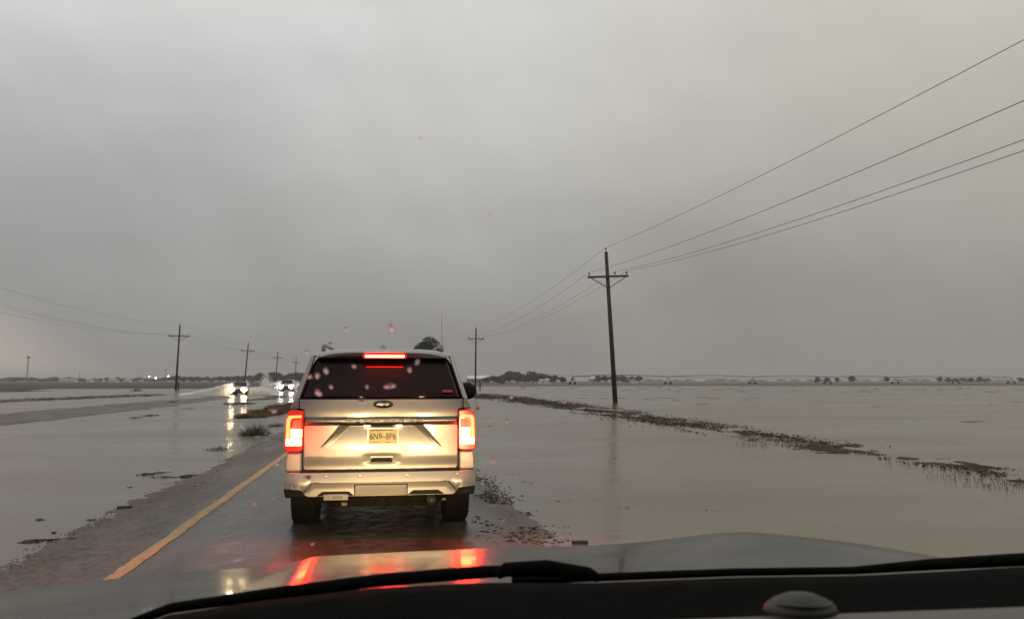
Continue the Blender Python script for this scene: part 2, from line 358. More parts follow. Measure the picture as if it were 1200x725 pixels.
# far land
def land(name, m, x0, x1, y0, y1, z=.06, amp=14, nx=160, s=.02):
    mb = MB()
    xs = frange(x0, x1, nx)
    for x in xs:
        e = y0 + amp * fbm(x, 0, s, 4)
        mb.v += [(x, e, -.02), (x, e + 6, z), (x, y1, z + .3)]
    mb.f = [(3 * i + k, 3 * i + 3 + k, 3 * i + 4 + k, 3 * i + 1 + k) for i in range(nx - 1) for k in range(2)]
    return tag(mb.build(name, m, smooth=True), kind='structure')
land('field', M['soil'], 16, 2400, 246, 3900, amp=10)
land('field', M['soil'], -30, 16, 300, 3900, amp=6, nx=20)
land('dark_field', M['darkfield'], -1500, -30, 180, 3900, z=.22, amp=12)
land('dark_field', M['darkfield'], -260, -55, 128, 150, z=.10, amp=3, s=.05)

# ------------------------------------------------------------------ power poles and wires
def pole(name, base, H, lean, label, group, arm_w=2.6):
    t = empty(name, base); t.rotation_euler = (0, R(lean), 0)
    mb = MB(); mb.tube([(0, 0, -.6), (0, 0, H * .5), (0, 0, H)], [.19, .165, .13], 10); child(mb, 'shaft', M['wood'], t, smooth=True)
    az = H - 1.95
    mb = MB(); mb.box((0, -.18, az), (2 * arm_w / 2 * 1.0, .11, .15)); child(mb, 'crossarm', M['wood'], t, bevel=.01)
    for s in (-1, 1):
        mb = MB(); mb.tube([(s * arm_w * .43, -.24, az - .06), (s * .1, -.2, az - .85)], .035, 6); child(mb, 'brace', M['steel'], t)
    for x in (-arm_w * .455, arm_w * .17, arm_w * .455):
        mb = MB(); mb.lathe([(0, .02), (.1, .02), (.1, .06), (.16, .075), (.2, .05), (.25, .055), (.28, .02)], (x, -.18, az + .07), 'Z', 10); child(mb, 'insulator', M['insul'], t)
    mb = MB(); mb.lathe([(0, .02), (.16, .02), (.16, .055), (.22, .07), (.30, .05), (.34, .02)], (0, 0, H), 'Z', 10); child(mb, 'insulator', M['insul'], t)
    tag(t, label, 'utility pole', group)
    Rm = Matrix.Rotation(R(lean), 3, 'Y'); B = Vector(base)
    att = [B + Rm @ Vector((0, 0, H + .33))] + [B + Rm @ Vector((x, -.18, az + .36)) for x in (-arm_w * .455, arm_w * .17, arm_w * .455)]
    return att
RP = [(16.9, -30, 11.6, 0, 'weathered wooden utility pole on the right, behind the car and out of frame'),
      (17.15, 61, 11.6, -3.0, 'nearest tall wooden utility pole standing in floodwater, leaning slightly left'),
      (16.0, 152, 11.4, .4, 'upright wooden utility pole just right of the silver SUV, in front of the white shed')]
RA = [pole('utility_pole', (x, y, 0), h, l, lb, 'poles along the right side of the road', 3.25 if k < 2 else 3.1) for k, (x, y, h, l, lb) in enumerate(RP)]
LP = [(-36.7, 60, 'wooden utility pole left of the frame carrying the left wires'),
      (-36.7, 151, 'tallest of the left row of utility poles, dark and leaning a little right'),
      (-37.0, 222, 'second pole of the left row, rising behind the nearer oncoming car'),
      (-38.0, 289, 'third pole of the left row, between the two oncoming cars'),
      (-39, 358, 'fourth pole of the left row, faint, above the farther oncoming car'),
      (-39.5, 430, 'farthest and smallest pole of the left row, beside the SUV roof pillar')]
LA = [pole('utility_pole', (x, y, 0), 11.4, [0, 1.6, 3.6, 3.0, 1.2, 1][k], lb, 'poles along the left side of the road', 3.5) for k, (x, y, lb) in enumerate(LP)]
def wire(a, b, sag, label, r=.012, group='power lines on the right poles'):
    pts = []
    for i in range(33):
        t = i / 32; p = a.lerp(b, t); p.z -= 4 * sag * t * (1 - t); pts.append(p)
    mb = MB(); mb.tube(pts, r, 5); return tag(mb.build('power_line', M['wire'], smooth=True), label, 'power line', group)
nm = ['topmost wire', 'left crossarm wire', 'middle crossarm wire', 'right crossarm wire']
for i in range(4):
    wire(RA[0][i], RA[1][i], [1.2, 1.5, 1.75, 1.75][i], nm[i] + ' sweeping from the nearest right pole to the top right of the frame', .011)
    wire(RA[1][i], RA[2][i], 1.1, nm[i] + ' running away from the nearest right pole to the pole beyond it', .010)
for k in range(5):
    for i in range(4):
        ord_ = ['from the tallest left pole out of the left edge', 'between the first and second left poles', 'between the second and third left poles', 'between the third and fourth left poles', 'between the fourth and last left poles'][k]
        wire(LA[k][i], LA[k + 1][i], [1.6, .9, .8, .8, .8][k], nm[i] + ' ' + ord_, .009, 'power lines on the left poles')

# short marker posts beside poles
for (px, Y, h, lb) in ((562.5, 150, 1.7, 'short dark stub post beside the far right utility pole'), (209, 148, 1.6, 'short thin post beside the tallest left utility pole')):
    p = A(px, 457, Y); mb = MB(); mb.tube([(p.x, Y, -.3), (p.x, Y, h)], [.13, .11], 8); mb.box((p.x, Y - .15, h * .55), (.34, .1, .3))
    tag(mb.build('marker_post', M['wood']), lb, 'post')

# ------------------------------------------------------------------ trees
def crown_mesh(w, h, z0, n, leaf, seed, d=None):
    rnd = random.Random(seed); d = d or w; mb = MB()
    lobes = []
    for i in range(9):
        a = rnd.uniform(0, 6.28); r = rnd.uniform(.0, .62)
        lobes.append((math.cos(a) * r * w / 2, math.sin(a) * r * d / 2, z0 + h * rnd.uniform(.3, .78) * (1 - .35 * r), rnd.uniform(.26, .46)))
    for i in range(n):
        lx, ly, lz, lr = rnd.choice(lobes)
        v = Vector((rnd.gauss(0, 1), rnd.gauss(0, 1), rnd.gauss(0, 1))).normalized() * (rnd.random() ** .4)
        c = Vector((lx + v.x * lr * w / 2 * 1.1, ly + v.y * lr * d / 2 * 1.1, lz + v.z * lr * h / 2))
        c.z = max(c.z, z0 + .04 * h)
        s = leaf * rnd.uniform(.5, 1.3)
        u = Vector((rnd.gauss(0, 1), rnd.gauss(0, 1), rnd.gauss(0, .7))).normalized(); q = u.cross(Vector((rnd.gauss(0, 1), rnd.gauss(0, 1), rnd.gauss(0, 1)))).normalized()
        mb.add([c - u * s, c + q * s * .55, c + u * s, c - q * s * .55], [(0, 1, 2, 3)])
    return mb
def tree_proto(w, h, seed, leaf=.5, n=1000, m='foliage', tr=.16):
    t = empty('tree')
    mb = MB(); mb.tube([(0, 0, -.3), (.1, 0, h * .25), (0, .1, h * .6)], [tr * 1.4, tr, tr * .4], 7)
    rnd = random.Random(seed + 50)
    for i in range(5):
        a = rnd.uniform(0, 6.28); z = h * rnd.uniform(.2, .45)
        mb.tube([(0, 0, z), (math.cos(a) * w * .18, math.sin(a) * w * .18, z + h * .16), (math.cos(a) * w * .34, math.sin(a) * w * .34, z + h * .26)], [tr * .6, tr * .4, tr * .15], 5)
    child(mb, 'trunk', M['bark'], t)
    child(crown_mesh(w, h, h * .06, n, leaf, seed), 'crown', M[m], t, recalc=False)
    return t
protos = [tree_proto(10, 8, 1, leaf=.62, n=1300), tree_proto(8, 7, 2, leaf=.6, n=1000), tree_proto(12, 9, 3, leaf=.65, n=1600), tree_proto(7, 8, 4, leaf=.6, n=1000, m='foliage2'), tree_proto(13, 6, 5, leaf=.6, n=1400, m='foliage2')]
used = [False] * 5
def plant(px, Y, top_px, w_px, label, group=None, k=None):
    k = random.randrange(5) if k is None else k
    base = A(px, 446, Y); h = CAM_Z + (446 - top_px) / 963 * Y; W = w_px / 963 * Y
    o = protos[k] if not used[k] else copy_tree(protos[k]); used[k] = True
    bw, bh = [(10, 8), (8, 7), (12, 9), (7, 8), (13, 6)][k]
    o.location = (base.x, Y, .05); o.rotation_euler.z = random.uniform(0, 6.28)
    o.scale = (W / bw, W / bw, h / bh / .98)
    tag(o, label, 'tree', group)
# left skyline
rnd = random.Random(5)
x = -6
while x < 196:
    plant(x, rnd.uniform(900, 1150), rnd.uniform(441.5, 443.6), rnd.uniform(9, 17), 'small hazy tree in the far treeline along the left horizon', 'trees of the hazy left treeline'); x += rnd.uniform(4, 8)
while x < 262:
    plant(x, rnd.uniform(650, 780), rnd.uniform(438.8, 441.5), rnd.uniform(10, 16), 'dark bushy tree of the treeline behind the spray of the nearer oncoming car', 'trees behind the nearer car'); x += rnd.uniform(5, 8)
while x < 304:
    plant(x, rnd.uniform(600, 700), rnd.uniform(437.5, 441.0), rnd.uniform(10, 16), 'dark bushy tree of the treeline above the nearer oncoming car', 'trees above the nearer car'); x += rnd.uniform(5, 8)
while x < 362:
    plant(x, rnd.uniform(520, 620), rnd.uniform(435.5, 439.5), rnd.uniform(13, 20), 'dark tree in the rounded clump above the farther oncoming car', 'trees above the farther car'); x += rnd.uniform(5, 8)
x = 566
for x, tp, wd in ((570, 441, 12), (578, 439, 12), (588, 438, 14), (597, 434.5, 17), (606, 435.5, 15), (615, 437.5, 14), (624, 434.8, 16), (632, 436.5, 13), (641, 438.5, 12), (650, 439, 12), (659, 440.8, 10)):
    plant(x, rnd.uniform(440, 480), tp, wd * 1.55, 'dark rounded tree of the clump on the horizon just right of the silver SUV', 'trees right of the silver SUV')
for x, tp, wd in ((701, 439.5, 10), (710, 439.2, 12), (720, 439, 13), (730, 439.5, 12), (741, 440, 9), (749, 439.6, 9)):
    plant(x, rnd.uniform(500, 560), tp, wd * 1.4, 'low dark tree of the small clump directly behind the nearest right pole', 'trees behind the nearest right pole')
for x, tp, wd, lb in ((958, 440.8, 9, 'small faint tree, leftmost of the pair left of the irrigation tower'), (969, 441.6, 10, 'low faint bush between two lone trees on the right horizon'), (981, 441, 9, 'small faint tree beside the dark lone tree on the right horizon'),
                      (999, 439.3, 14, 'dark lone round tree above the central irrigation tower on the right'), (1040, 440.6, 11, 'faint lone tree midway along the right horizon')):
    plant(x, 520, tp, wd, lb, 'lone trees on the right horizon')
for i, x in enumerate((1102, 1111, 1120, 1129, 1138, 1148, 1156)):
    plant(x, rnd.uniform(560, 620), rnd.uniform(440.2, 442), 12, 'faint low tree of the long clump near the right edge', 'trees of the long right clump')
plant(1196, 600, 441.3, 16, 'faint tree cut by the right edge of the frame', 'lone trees on the right horizon')
for i in range(26):
    plant(760 + i * 17 + rnd.uniform(-5, 5), 1600, rnd.uniform(443.5, 444.6), rnd.uniform(16, 26), 'very faint tree of the distant line behind the irrigation rig', 'trees of the distant right line')
# tree seen above the SUV roof
t = empty('tree', (6.2, 175, 0))
mb = MB(); mb.tube([(0, 0, -.3), (.1, 0, 3), (0, .1, 7)], [.35, .25, .12], 9); child(mb, 'trunk', M['bark'], t)
child(crown_mesh(10.2, 13.2, .9, 9000, .34, 77), 'crown', M['foliage'], t, recalc=False)
tag(t, 'dark full-crowned tree showing above the roof of the silver SUV', 'tree')

# ------------------------------------------------------------------ far buildings, masts, lights
def house(px, Y, w_px, eave_px, roof_px, label, wall='white_wall', roof='roof', cat='building', depth=8, wins=2):
    base = A(px, 446, Y); W = w_px / 963 * Y; he = CAM_Z + (446 - eave_px) / 963 * Y; hr = CAM_Z + (446 - roof_px) / 963 * Y
    t = empty('farm_building', (base.x, Y, 0))
    mb = MB(); mb.box((0, 0, he / 2), (W, depth, he)); child(mb, 'wall', M[wall], t)
    mb = MB(); e = .35
    mb.add([(-W / 2 - e, -depth / 2 - e, he), (W / 2 + e, -depth / 2 - e, he), (W / 2 + e, depth / 2 + e, he), (-W / 2 - e, depth / 2 + e, he), (-W / 2 - e, 0, hr), (W / 2 + e, 0, hr)],
           [(0, 1, 5, 4), (2, 3, 4, 5), (0, 4, 3), (1, 2, 5), (0, 3, 2, 1)]); child(mb, 'roof', M[roof], t)
    for i in range(wins):
        xx = -W / 2 + W * (i + .7) / (wins + .4); mb = MB(); mb.box((xx, -depth / 2 - .03, he * .5), (min(1.2, W * .15), .08, min(1.3, he * .4))); child(mb, 'window', M['window'], t)
    return tag(t, label, cat)
house(560.5, 520, 25, 443.6, 439.8, 'long low shed with a bright white roof behind the far right utility pole', 'roof', 'white_wall', 'shed', 12, 3)
house(587, 470, 9, 444.8, 443.6, 'small beige building in front of the dark tree clump', 'pale_wall', 'pale_wall')
house(634, 430, 2.6, 445.2, 444.2, 'tiny white shed left of the pole in front of the trees', 'white_wall', 'white_wall', wins=1)
house(640.5, 420, 2.8, 444.8, 443.4, 'tiny bright white hut right of the centre tree clump', 'white_wall', 'white_wall', wins=1)
house(697, 600, 12, 443.5, 441.8, 'low pale farm building left of the nearest right pole', 'pale_wall', 'white_wall')
house(743, 540, 5, 444.5, 443, 'small white outbuilding right of the nearest right pole', 'white_wall', 'roof', wins=1)
for px, wd, lb in ((76, 9, 'pale low house on the left horizon, nearest the radio tower'), (86, 6, 'small pale annex beside the house on the left horizon'), (106, 5, 'tiny pale hut between the two far left houses'), (133, 8, 'pale house in the middle of the left horizon trees'), (150, 6, 'small white barn left of the yard lights')):
    house(px, 820, wd, 445.2, 443.6, lb, 'white_wall', 'pale_wall')
for px, py, Y, lb in ((175, 441.0, 640, 'lit yard light on the left horizon, leftmost of the close pair'), (182.8, 442.6, 600, 'lit yard light on the left horizon, lower one of the close pair'), (197.3, 440.6, 700, 'dimmer yard light just left of the tallest left pole')):
    p = A(px, py, Y); t = empty('yard_light', (p.x, Y, 0))
    mb = MB(); mb.tube([(0, 0, 0), (0, 0, p.z + .3)], .12, 6); child(mb, 'post', M['steel'], t)
    mb = MB(); mb.lathe([(-.45, .1), (-.3, .45), (0, .62), (.3, .45), (.45, .1)], (0, -.5, p.z), 'Z', 12); child(mb, 'lamp', M['lamp_white'], t, smooth=True)
    tag(t, lb, 'light', 'yard lights on the left horizon')
p = A(31, 446, 900); t = empty('radio_tower', (p.x, 900, 0)); t.rotation_euler.y = R(2)
H = 25.5
for a in (0, 2.09, 4.19):
    mb = MB(); mb.tube([(1.0 * math.cos(a), 1.0 * math.sin(a), 0), (.45 * math.cos(a), .45 * math.sin(a), H)], .14, 5); child(mb, 'leg', M['steel'], t)
mb = MB()
for i in range(14):
    z0, z1 = H * i / 14, H * (i + 1) / 14
    for j in range(3):
        a, b = 2.09 * j, 2.09 * (j + 1); r0 = 1 - .55 * i / 14; r1 = 1 - .55 * (i + 1) / 14
        mb.tube([(r0 * math.cos(a), r0 * math.sin(a), z0), (r1 * math.cos(b), r1 * math.sin(b), z1)], .06, 4)
child(mb, 'bracing', M['steel'], t)
mb = MB(); mb.lathe([(0, 1.1), (.25, 1.3), (1.5, 1.3), (1.6, .6)], (0, 0, H - .6), 'Z', 10); child(mb, 'platform', M['steel'], t)
tag(t, 'thin lattice radio tower with a platform on the left horizon', 'tower')
for px, tp, Y, lb in ((93, 436.5, 900, 'short thin mast among the trees on the left horizon'), (193.5, 432.5, 700, 'thin antenna mast beside the tallest left utility pole')):
    p = A(px, 446, Y); h = CAM_Z + (446 - tp) / 963 * Y; mb = MB(); mb.tube([(p.x, Y, 0), (p.x, Y, h)], [.22, .12], 6); mb.box((p.x, Y, h * .92), (.9, .2, .9))
    tag(mb.build('mast', M['steel']), lb, 'mast')

# ------------------------------------------------------------------ centre-pivot irrigation rig
rig = empty('irrigation_rig', (77, 340, 0)); P0 = Vector((0, 0, 0)); V = Vector((47.5, 15.7, 0)); u = V.normalized(); q = Vector((-u.y, u.x, 0))
HT = 3.55
for k in range(7):
    b = P0 + V * k
    mb = MB()
    for s in (-1, 1):
        mb.tube([b + q * s * 2.0 + Vector((0, 0, .5)), b + Vector((0, 0, HT))], .08, 5)
        mb.tube([b + q * s * 2.0 + Vector((0, 0, .5)), b + u * 1.2 + Vector((0, 0, HT))], .06, 5)
    mb.tube([b - q * 2.2 + Vector((0, 0, .55)), b + q * 2.2 + Vector((0, 0, .55))], .09, 5)
    mb.tube([b - q * 1.0 + Vector((0, 0, 2.0)), b + q * 1.0 + Vector((0, 0, 2.0))], .05, 5)
    if k == 0:
        mb.tube([b + Vector((0, 0, HT)), b - u * .5 + Vector((0, 0, HT + 1.6))], .06, 5)
        mb.box(b + Vector((0, 0, 2.3)), (1.1, 1.0, .9))
    tw = child(mb, 'drive_tower', M['steel'], rig)
    for s in (-1, 1):
        c = b + q * s * 2.0; ang = math.atan2(q.y, q.x)
        mb = MB(); mb.lathe([(-.2, .35), (-.2, .62), (-.1, .7), (.1, .7), (.2, .62), (.2, .35)], (0, 0, 0), 'Y', 16)
        rot = Matrix.Rotation(ang - 0, 3, 'Z')
        mb.v = [tuple(rot @ Vector(v) + c + Vector((0, 0, .62))) for v in mb.v]
        o = mb.build('wheel', M['rubber']); o.parent = tw
mb = MB()
for k in range(6):
    pts = []
    for i in range(13):
        t_ = i / 12; pts.append(P0 + V * (k + t_) + Vector((0, 0, HT + .9 * 4 * t_ * (1 - t_) * .7)))
    mb.tube(pts, .15, 6)
    for s in (-1, 1):
        low = [p + q * s * .8 * min(1, 4 * (i / 12) * (1 - i / 12)) - Vector((0, 0, 1.1 * 4 * (i / 12) * (1 - i / 12))) for i, p in enumerate(pts)]
        mb.tube(low, .06, 4)
        for i in range(1, 12): mb.tube([pts[i], low[i]], .03, 4)
    for i in range(1, 12): mb.tube([pts[i], pts[i] - Vector((0, 0, 1.9))], .018, 4)
mb.tube([P0 + Vector((0, 0, HT)), P0 - u * 12 + Vector((0, 0, HT + .9))], .07, 5)
child(mb, 'water_pipe', M['steel'], rig)
tag(rig, 'long wheeled irrigation rig stretching across the far right field', 'irrigation rig')

# ------------------------------------------------------------------ grass, debris
def blades(mb, x, y, z, h, rnd, n=1, spread=.05, wd=.006):
    for _ in range(n):
        a = rnd.uniform(0, 6.28); bx, by = x + rnd.gauss(0, spread), y + rnd.gauss(0, spread)
        hh = h * rnd.uniform(.4, 1.2) * (1 + .9 * fbm(bx, by, 1.3, 3)); lx, ly = rnd.gauss(0, .6) * hh, rnd.gauss(0, .6) * hh
        dx, dy = math.cos(a) * wd, math.sin(a) * wd
        mb.add([(bx - dx, by - dy, z - .02), (bx + dx, by + dy, z - .02), (bx + lx * .5 + dx * .7, by + ly * .5 + dy * .7, z + hh * .6), (bx + lx * .5 - dx * .7, by + ly * .5 - dy * .7, z + hh * .6), (bx + lx, by + ly, z + hh * .95)],
               [(0, 1, 2, 3), (3, 2, 4)])
def ridge(name, m, x_of, y0, y1, half, zmax, step=.12, seed=0, thr=0.0):
    xs = frange(-1, 1, 19); ys_ = []; y = y0
    while y < y1: ys_.append(y); y += step * max(1, y / 25)
    def f(u_, y):
        hw = half(y) if callable(half) else half
        x = x_of(y) + u_ * hw * (1 + .5 * fbm(y, seed, .25, 2))
        z = zmax * (1 - u_ * u_) * 1.1 - zmax * .55 + zmax * 1.2 * fbm(x + seed, y * .3, 1.0, 4) + zmax * 1.2 * fbm(x, y * .5, 3, 4) - thr
        return (x, y, min(z, zmax * 1.4))
    return grid(xs, ys_, f)
# right bank just breaking the surface
bx = lambda y: 11.2 - .25 * math.sin(y * .09) - (.9 if y < 14 else 0) * (14 - y) / 6 + (.0 if y > 60 else 0) - max(0, (y - 70)) * .03
rb = ridge('bank', M['mud'], bx, 9, 108, lambda y: .8 + .022 * y, .05, seed=3, thr=.027)
tag(rb.build('mud_bank', M['mud'], smooth=True, recalc=False), 'long muddy strip breaking the floodwater from the SUV to the right edge', 'bank', kind='stuff')
rnd = random.Random(8); mb = MB(); mb2 = MB()
for i in range(36000):
    y = 10 + (rnd.random() ** 1.3) * 92; xx = bx(y) + rnd.gauss(.1, .36 + .012 * y)
    dens = fbm(xx * .8, y * .22, 1, 3) + .18 * fbm(xx, y, 2, 2)
    if dens + .5 * fbm(2.0, y * .16, 1, 2) < .05 + (.06 if y < 18 else 0): continue
    target = mb if fbm(xx, y * .3, .8, 2) > -.1 else mb2
    blades(target, xx, y, 0, (.018 + .05 * max(0, dens)) * (.55 if y < 24 else 1) + .0006 * y, rnd, 1, .05, .006 + .00022 * y)
for i in range(15000):
    y = 9 + (rnd.random() ** 1.2) * 95; xx = bx(y) + rnd.gauss(0, .30 + .012 * y)
    if fbm(xx * .7, y * .2, 1, 3) + .25 * fbm(xx, y, 2, 2) + .5 * fbm(2.0, y * .16, 1, 2) < .08: continue
    t1 = rnd.gauss(1.57, .5); l = rnd.uniform(.03, .10) * (1 + y / 50); wq = rnd.uniform(.006, .016) * (1 + y / 30)
    u_ = Vector((math.sin(t1) * l * .6, math.cos(t1) * l + l * .5, rnd.gauss(0, .01))); v_ = Vector((wq, -wq * .5, rnd.uniform(.0, .02)))
    c_ = Vector((xx, y, .006 + rnd.random() * .03)); (mb if fbm(xx, y * .3, .8, 2) > 0 else mb2).add([c_ - u_, c_ + v_, c_ + u_, c_ - v_], [(0, 1, 2, 3)])
for px, py, h in ((1185, 566, .10), (1172, 562, .09), (1160, 568, .07), (964, 524, .16), (886, 522, .15), (780, 500, .14), (700, 480, .15), (635, 470, .12), (1130, 560, .12), (1065, 545, .12), (1198, 572, .10)):
    p = G(px, py); blades(mb, p.x, p.y, 0, h, rnd, 40, .30, .005)
tag(mb.build('bank_grass', M['grass'], recalc=False), 'olive grass growing through the water along the right bank', 'grass', kind='stuff')
tag(mb2.build('bank_grass', M['brown_grass'], recalc=False), 'dead brown grass lying along the right bank', 'grass', kind='stuff')
# left strips
mb = MB(); 
strip = ridge('b', None, lambda y: -31 + (y - 66) * .14, 40, 100, 1.6, .10, .2, seed=9)
tag(strip.build('grass_bank', M['brown_grass'], smooth=True, recalc=False), 'brown grass strip beyond the opposite road at the left edge', 'bank', kind='stuff')
for i in range(5000):
    y = rnd.uniform(42, 100); blades(mb, -31 + (y - 66) * .14 + rnd.gauss(0, .8), y, .02, .16, rnd, 1, .1, .02)
tag(mb.build('dead_grass', M['brown_grass'], recalc=False), 'dead brown grass tufts on the strip beyond the opposite road', 'grass', kind='stuff')
# brown grass bank in the median by the SUV
def nb(cx, cy_, rx, ry, n, h, m, name, label, bl=.012, cat='grass', z=.0):
    mb = MB(); mb.lathe([(0, 1), (.35, .8), (.6, .4), (.7, .05)], (0, 0, 0), 'Z', 26)
    mb.v = [(cx + vx * rx * (1 + .3 * fbm(vx * 2, vy * 2 + cx, 1, 3)), cy_ + vy * ry * (1 + .3 * fbm(vx * 2 + 5, vy * 2, 1, 3)), z - .03 + vz * (.025 + h * .16) * (1 + .8 * fbm(vx * 2.5 + cx, vy * 5, 1, 3))) for vx, vy, vz in mb.v]
    rr = random.Random(int(cx * 100))
    for i in range(n):
        a = rr.uniform(0, 6.28); r = rr.random() ** .6
        blades(mb, cx + math.cos(a) * r * rx * 1.1, cy_ + math.sin(a) * r * ry * 1.1, z + .0, h * (1.25 - .6 * r), rr, 1, .02, bl)
    return tag(mb.build(name, M[m], recalc=False), label, cat)
nb(-5.95, 47, .80, 8.0, 14000, .24, 'brown_grass', 'grass_clump', 'long brown grass hump in the median beside the left tail light of the SUV', .02)
nb(-6.4, 38.5, .35, 1.2, 400, .08, 'mud', 'grass_clump', 'dark muddy clump left of the brown grass hump', .014)
nb(-6.9, 41.0, .3, .8, 160, .10, 'brown_grass', 'grass_clump', 'small brown clump at the tip of the brown hump', .014)
p = G(297, 510); nb(p.x, p.y, .40, .36, 420, .36, 'green_grass', 'grass_tuft', 'upright green grass tuft in the water left of the SUV', .007)
p = G(324, 499); nb(p.x, p.y, .25, .5, 160, .14, 'brown_grass', 'grass_tuft', 'small brown tuft between the green tuft and the SUV', .008)
p = G(317, 508); nb(p.x, p.y, .09, .2, 40, .07, 'brown_grass', 'grass_tuft', 'tiny brown tuft just right of the green tuft', .006)
p = G(255, 526.5); nb(p.x, p.y, .30, .35, 120, .07, 'green_grass', 'grass_tuft', 'flat green tuft under the headlight reflection', .006)
p = G(281, 473); nb(p.x, p.y, 1.0, 2.4, 420, .12, 'grass', 'grass_clump', 'low grass clump in the water in front of the nearer oncoming car', .02)
p = G(312, 467.5); nb(p.x, p.y, 1.0, 2.6, 300, .12, 'grass', 'grass_clump', 'low grass clump between the nearer car and the brown hump', .02)
p = G(323, 465); nb(p.x, p.y, 1.1, 3.5, 380, .14, 'grass', 'grass_clump', 'low grass clump in front of the farther oncoming car', .02)
p = G(296, 468.5); nb(p.x, p.y, .8, 2.2, 200, .08, 'mud', 'grass_clump', 'thin dark clump between the two cars', .02)
p = G(176, 487); nb(p.x, p.y, .35, .7, 130, .07, 'mud', 'grass_clump', 'dark weed clump in the middle of the left water', .01)
p = G(160, 489.5); nb(p.x, p.y, .25, .5, 90, .06, 'mud', 'grass_clump', 'smaller dark weed clump left of its neighbour in the left water', .01)
p = G(203, 471.5); nb(p.x, p.y, .3, .6, 60, .12, 'mud', 'grass_clump', 'tiny dark stub of weed below the tallest left pole', .012)
p = G(220, 479); nb(p.x, p.y, .35, 1.0, 60, .05, 'mud', 'grass_clump', 'faint weed patch right of the tiny stub', .01)
p = G(160, 458); nb(p.x, p.y, .9, 1.0, 60, .5, 'mud', 'bush', 'small dark bush on the far strip left of the tallest pole', .03, 'bush')
DEB = []
for px, py, rx, ry, n, h, lb in ((222, 558.5, .17, .20, 160, .055, 'dark weed heap at the edge of the brown shoulder'), (172, 556, .15, .18, 130, .04, 'floating weed patch, leftmost of the shoulder debris'), (190, 559, .20, .12, 120, .03, 'thin floating weed mat beside the white litter'), (186, 554, .08, .1, 60, .035, 'small weed lump left of the white litter'),
                                ):
    p = G(px, py); DEB.append((p.x, p.y, rx, ry, n, h, 'mud', 'debris_clump', lb, .006, 'debris'))
for px, py, rx, ry, n, h, lb in ((65, 624, .05, .04, 40, .02, 'small dark weed lump on the shoulder edge at lower left'), (42, 634, .16, .10, 150, .022, 'dark weed mat at the lower left shoulder edge'), (75, 632, .18, .05, 90, .012, 'thin weed streak right of the lower left mat'), (150, 571, .05, .05, 30, .025, 'tiny twig lump above the floating plank'), (110, 609, .08, .06, 60, .018, 'small weed lump halfway along the shoulder edge'), (46, 609, .05, .05, 24, .02, 'tiny faint weed in the water at lower left')):
    p = G(px, py); DEB.append((p.x, p.y, rx, ry, n, h, 'mud', 'debris_clump', lb, .0045, 'debris'))
def weed_mat(cx, cy_, rx, ry, n, h, m, name, label, bl, cat):
    mb = MB(); rr = random.Random(int(cx * 991))
    for i in range(int(n * 2.2)):
        a = rr.uniform(0, 6.28); r = rr.random() ** .6; x = cx + math.cos(a) * r * rx * 1.15; y = cy_ + math.sin(a) * r * ry * 1.15
        if fbm(x * 9, y * 6 + cx, 1, 3) < -.12: continue
        t1 = rr.uniform(0, 6.28); l = bl * rr.uniform(2, 7); wq = bl * rr.uniform(.5, 1.2); u_ = Vector((math.cos(t1) * l, math.sin(t1) * l, rr.gauss(0, .12) * l)); v_ = Vector((-math.sin(t1) * wq, math.cos(t1) * wq, rr.gauss(0, .5) * wq))
        c_ = Vector((x, y, .003 + h * (1 - r) * rr.random())); mb.add([c_ - u_, c_ + v_, c_ + u_, c_ - v_], [(0, 1, 2, 3)])
    return tag(mb.build(name, M[m], recalc=False), label, cat)
def plank(px0, py0, px1, py1, w_, h_, m, label, name='plank', cat='plank'):
    a, b = G(px0, py0), G(px1, py1); d = b - a; mb = MB(); mb.box((a + b) / 2 + Vector((0, 0, .012)), (d.length, w_, h_), Matrix.Rotation(math.atan2(d.y, d.x), 3, 'Z'))
    return tag(mb.build(name, M[m], bevel=.004), label, cat)
for d_ in DEB: weed_mat(*d_)
plank(137, 595.5, 155, 594.5, .07, .035, 'straw', 'dark floating plank near the shoulder on the left')
plank(670, 636, 689, 636, .06, .03, 'straw', 'short dark plank in the water right of the road debris')
plank(188, 553, 201, 552.5, .06, .03, 'plastic_white', 'white plastic litter on the floating weed', 'litter', 'litter')
plank(205, 564, 209, 563.5, .04, .03, 'plastic_white', 'tiny white scrap on the shoulder edge', 'litter', 'litter')
plank(299, 512, 305, 512, .06, .03, 'plastic_white', 'tiny white scrap at the foot of the green tuft', 'litter', 'litter')
# flood litter along the right road edge and shoulder: uncountable
mb = MB(); rnd = random.Random(4)
def chip(x, y, z, s):
    n = 7; a0 = rnd.uniform(0, 6.28); e = rnd.uniform(.3, .8)
    top = [(x + math.cos(a0 + 6.28 * k / n) * s * rnd.uniform(.6, 1.2), y + math.sin(a0 + 6.28 * k / n) * s * e * rnd.uniform(.6, 1.6), z - .004) for k in range(n)]
    mb.add(top + [(x, y, z + s * rnd.uniform(.12, .3))], [(k, (k + 1) % n, n) for k in range(n)])
for i in range(5200):
    t_ = rnd.random() ** .8; y = 8.3 + t_ * 9.0
    xc = 1.72 - .035 * (y - 8.3); x = xc + rnd.gauss(-.24, .22)
    if fbm(x * 2.2, y * .9, 1, 4) < -.01: continue
    chip(x, y, max(0, road_h(x, y)), rnd.uniform(.010, .046))
for i in range(2600):
    y = 6.5 + rnd.random() ** 1.4 * 30; x = -3.37 + rnd.gauss(0, .06) + .08 * fbm(y, 0, .8, 3)
    if fbm(x * 2, y * .9, 1, 3) < 0: continue
    chip(x, y, max(0, road_h(x, y)), rnd.uniform(.006, .024))
for i in range(160):
    y = rnd.uniform(13, 28); x = -3.2 + rnd.gauss(0, .22); chip(x, y, max(0, road_h(x, y)), rnd.uniform(.01, .04))
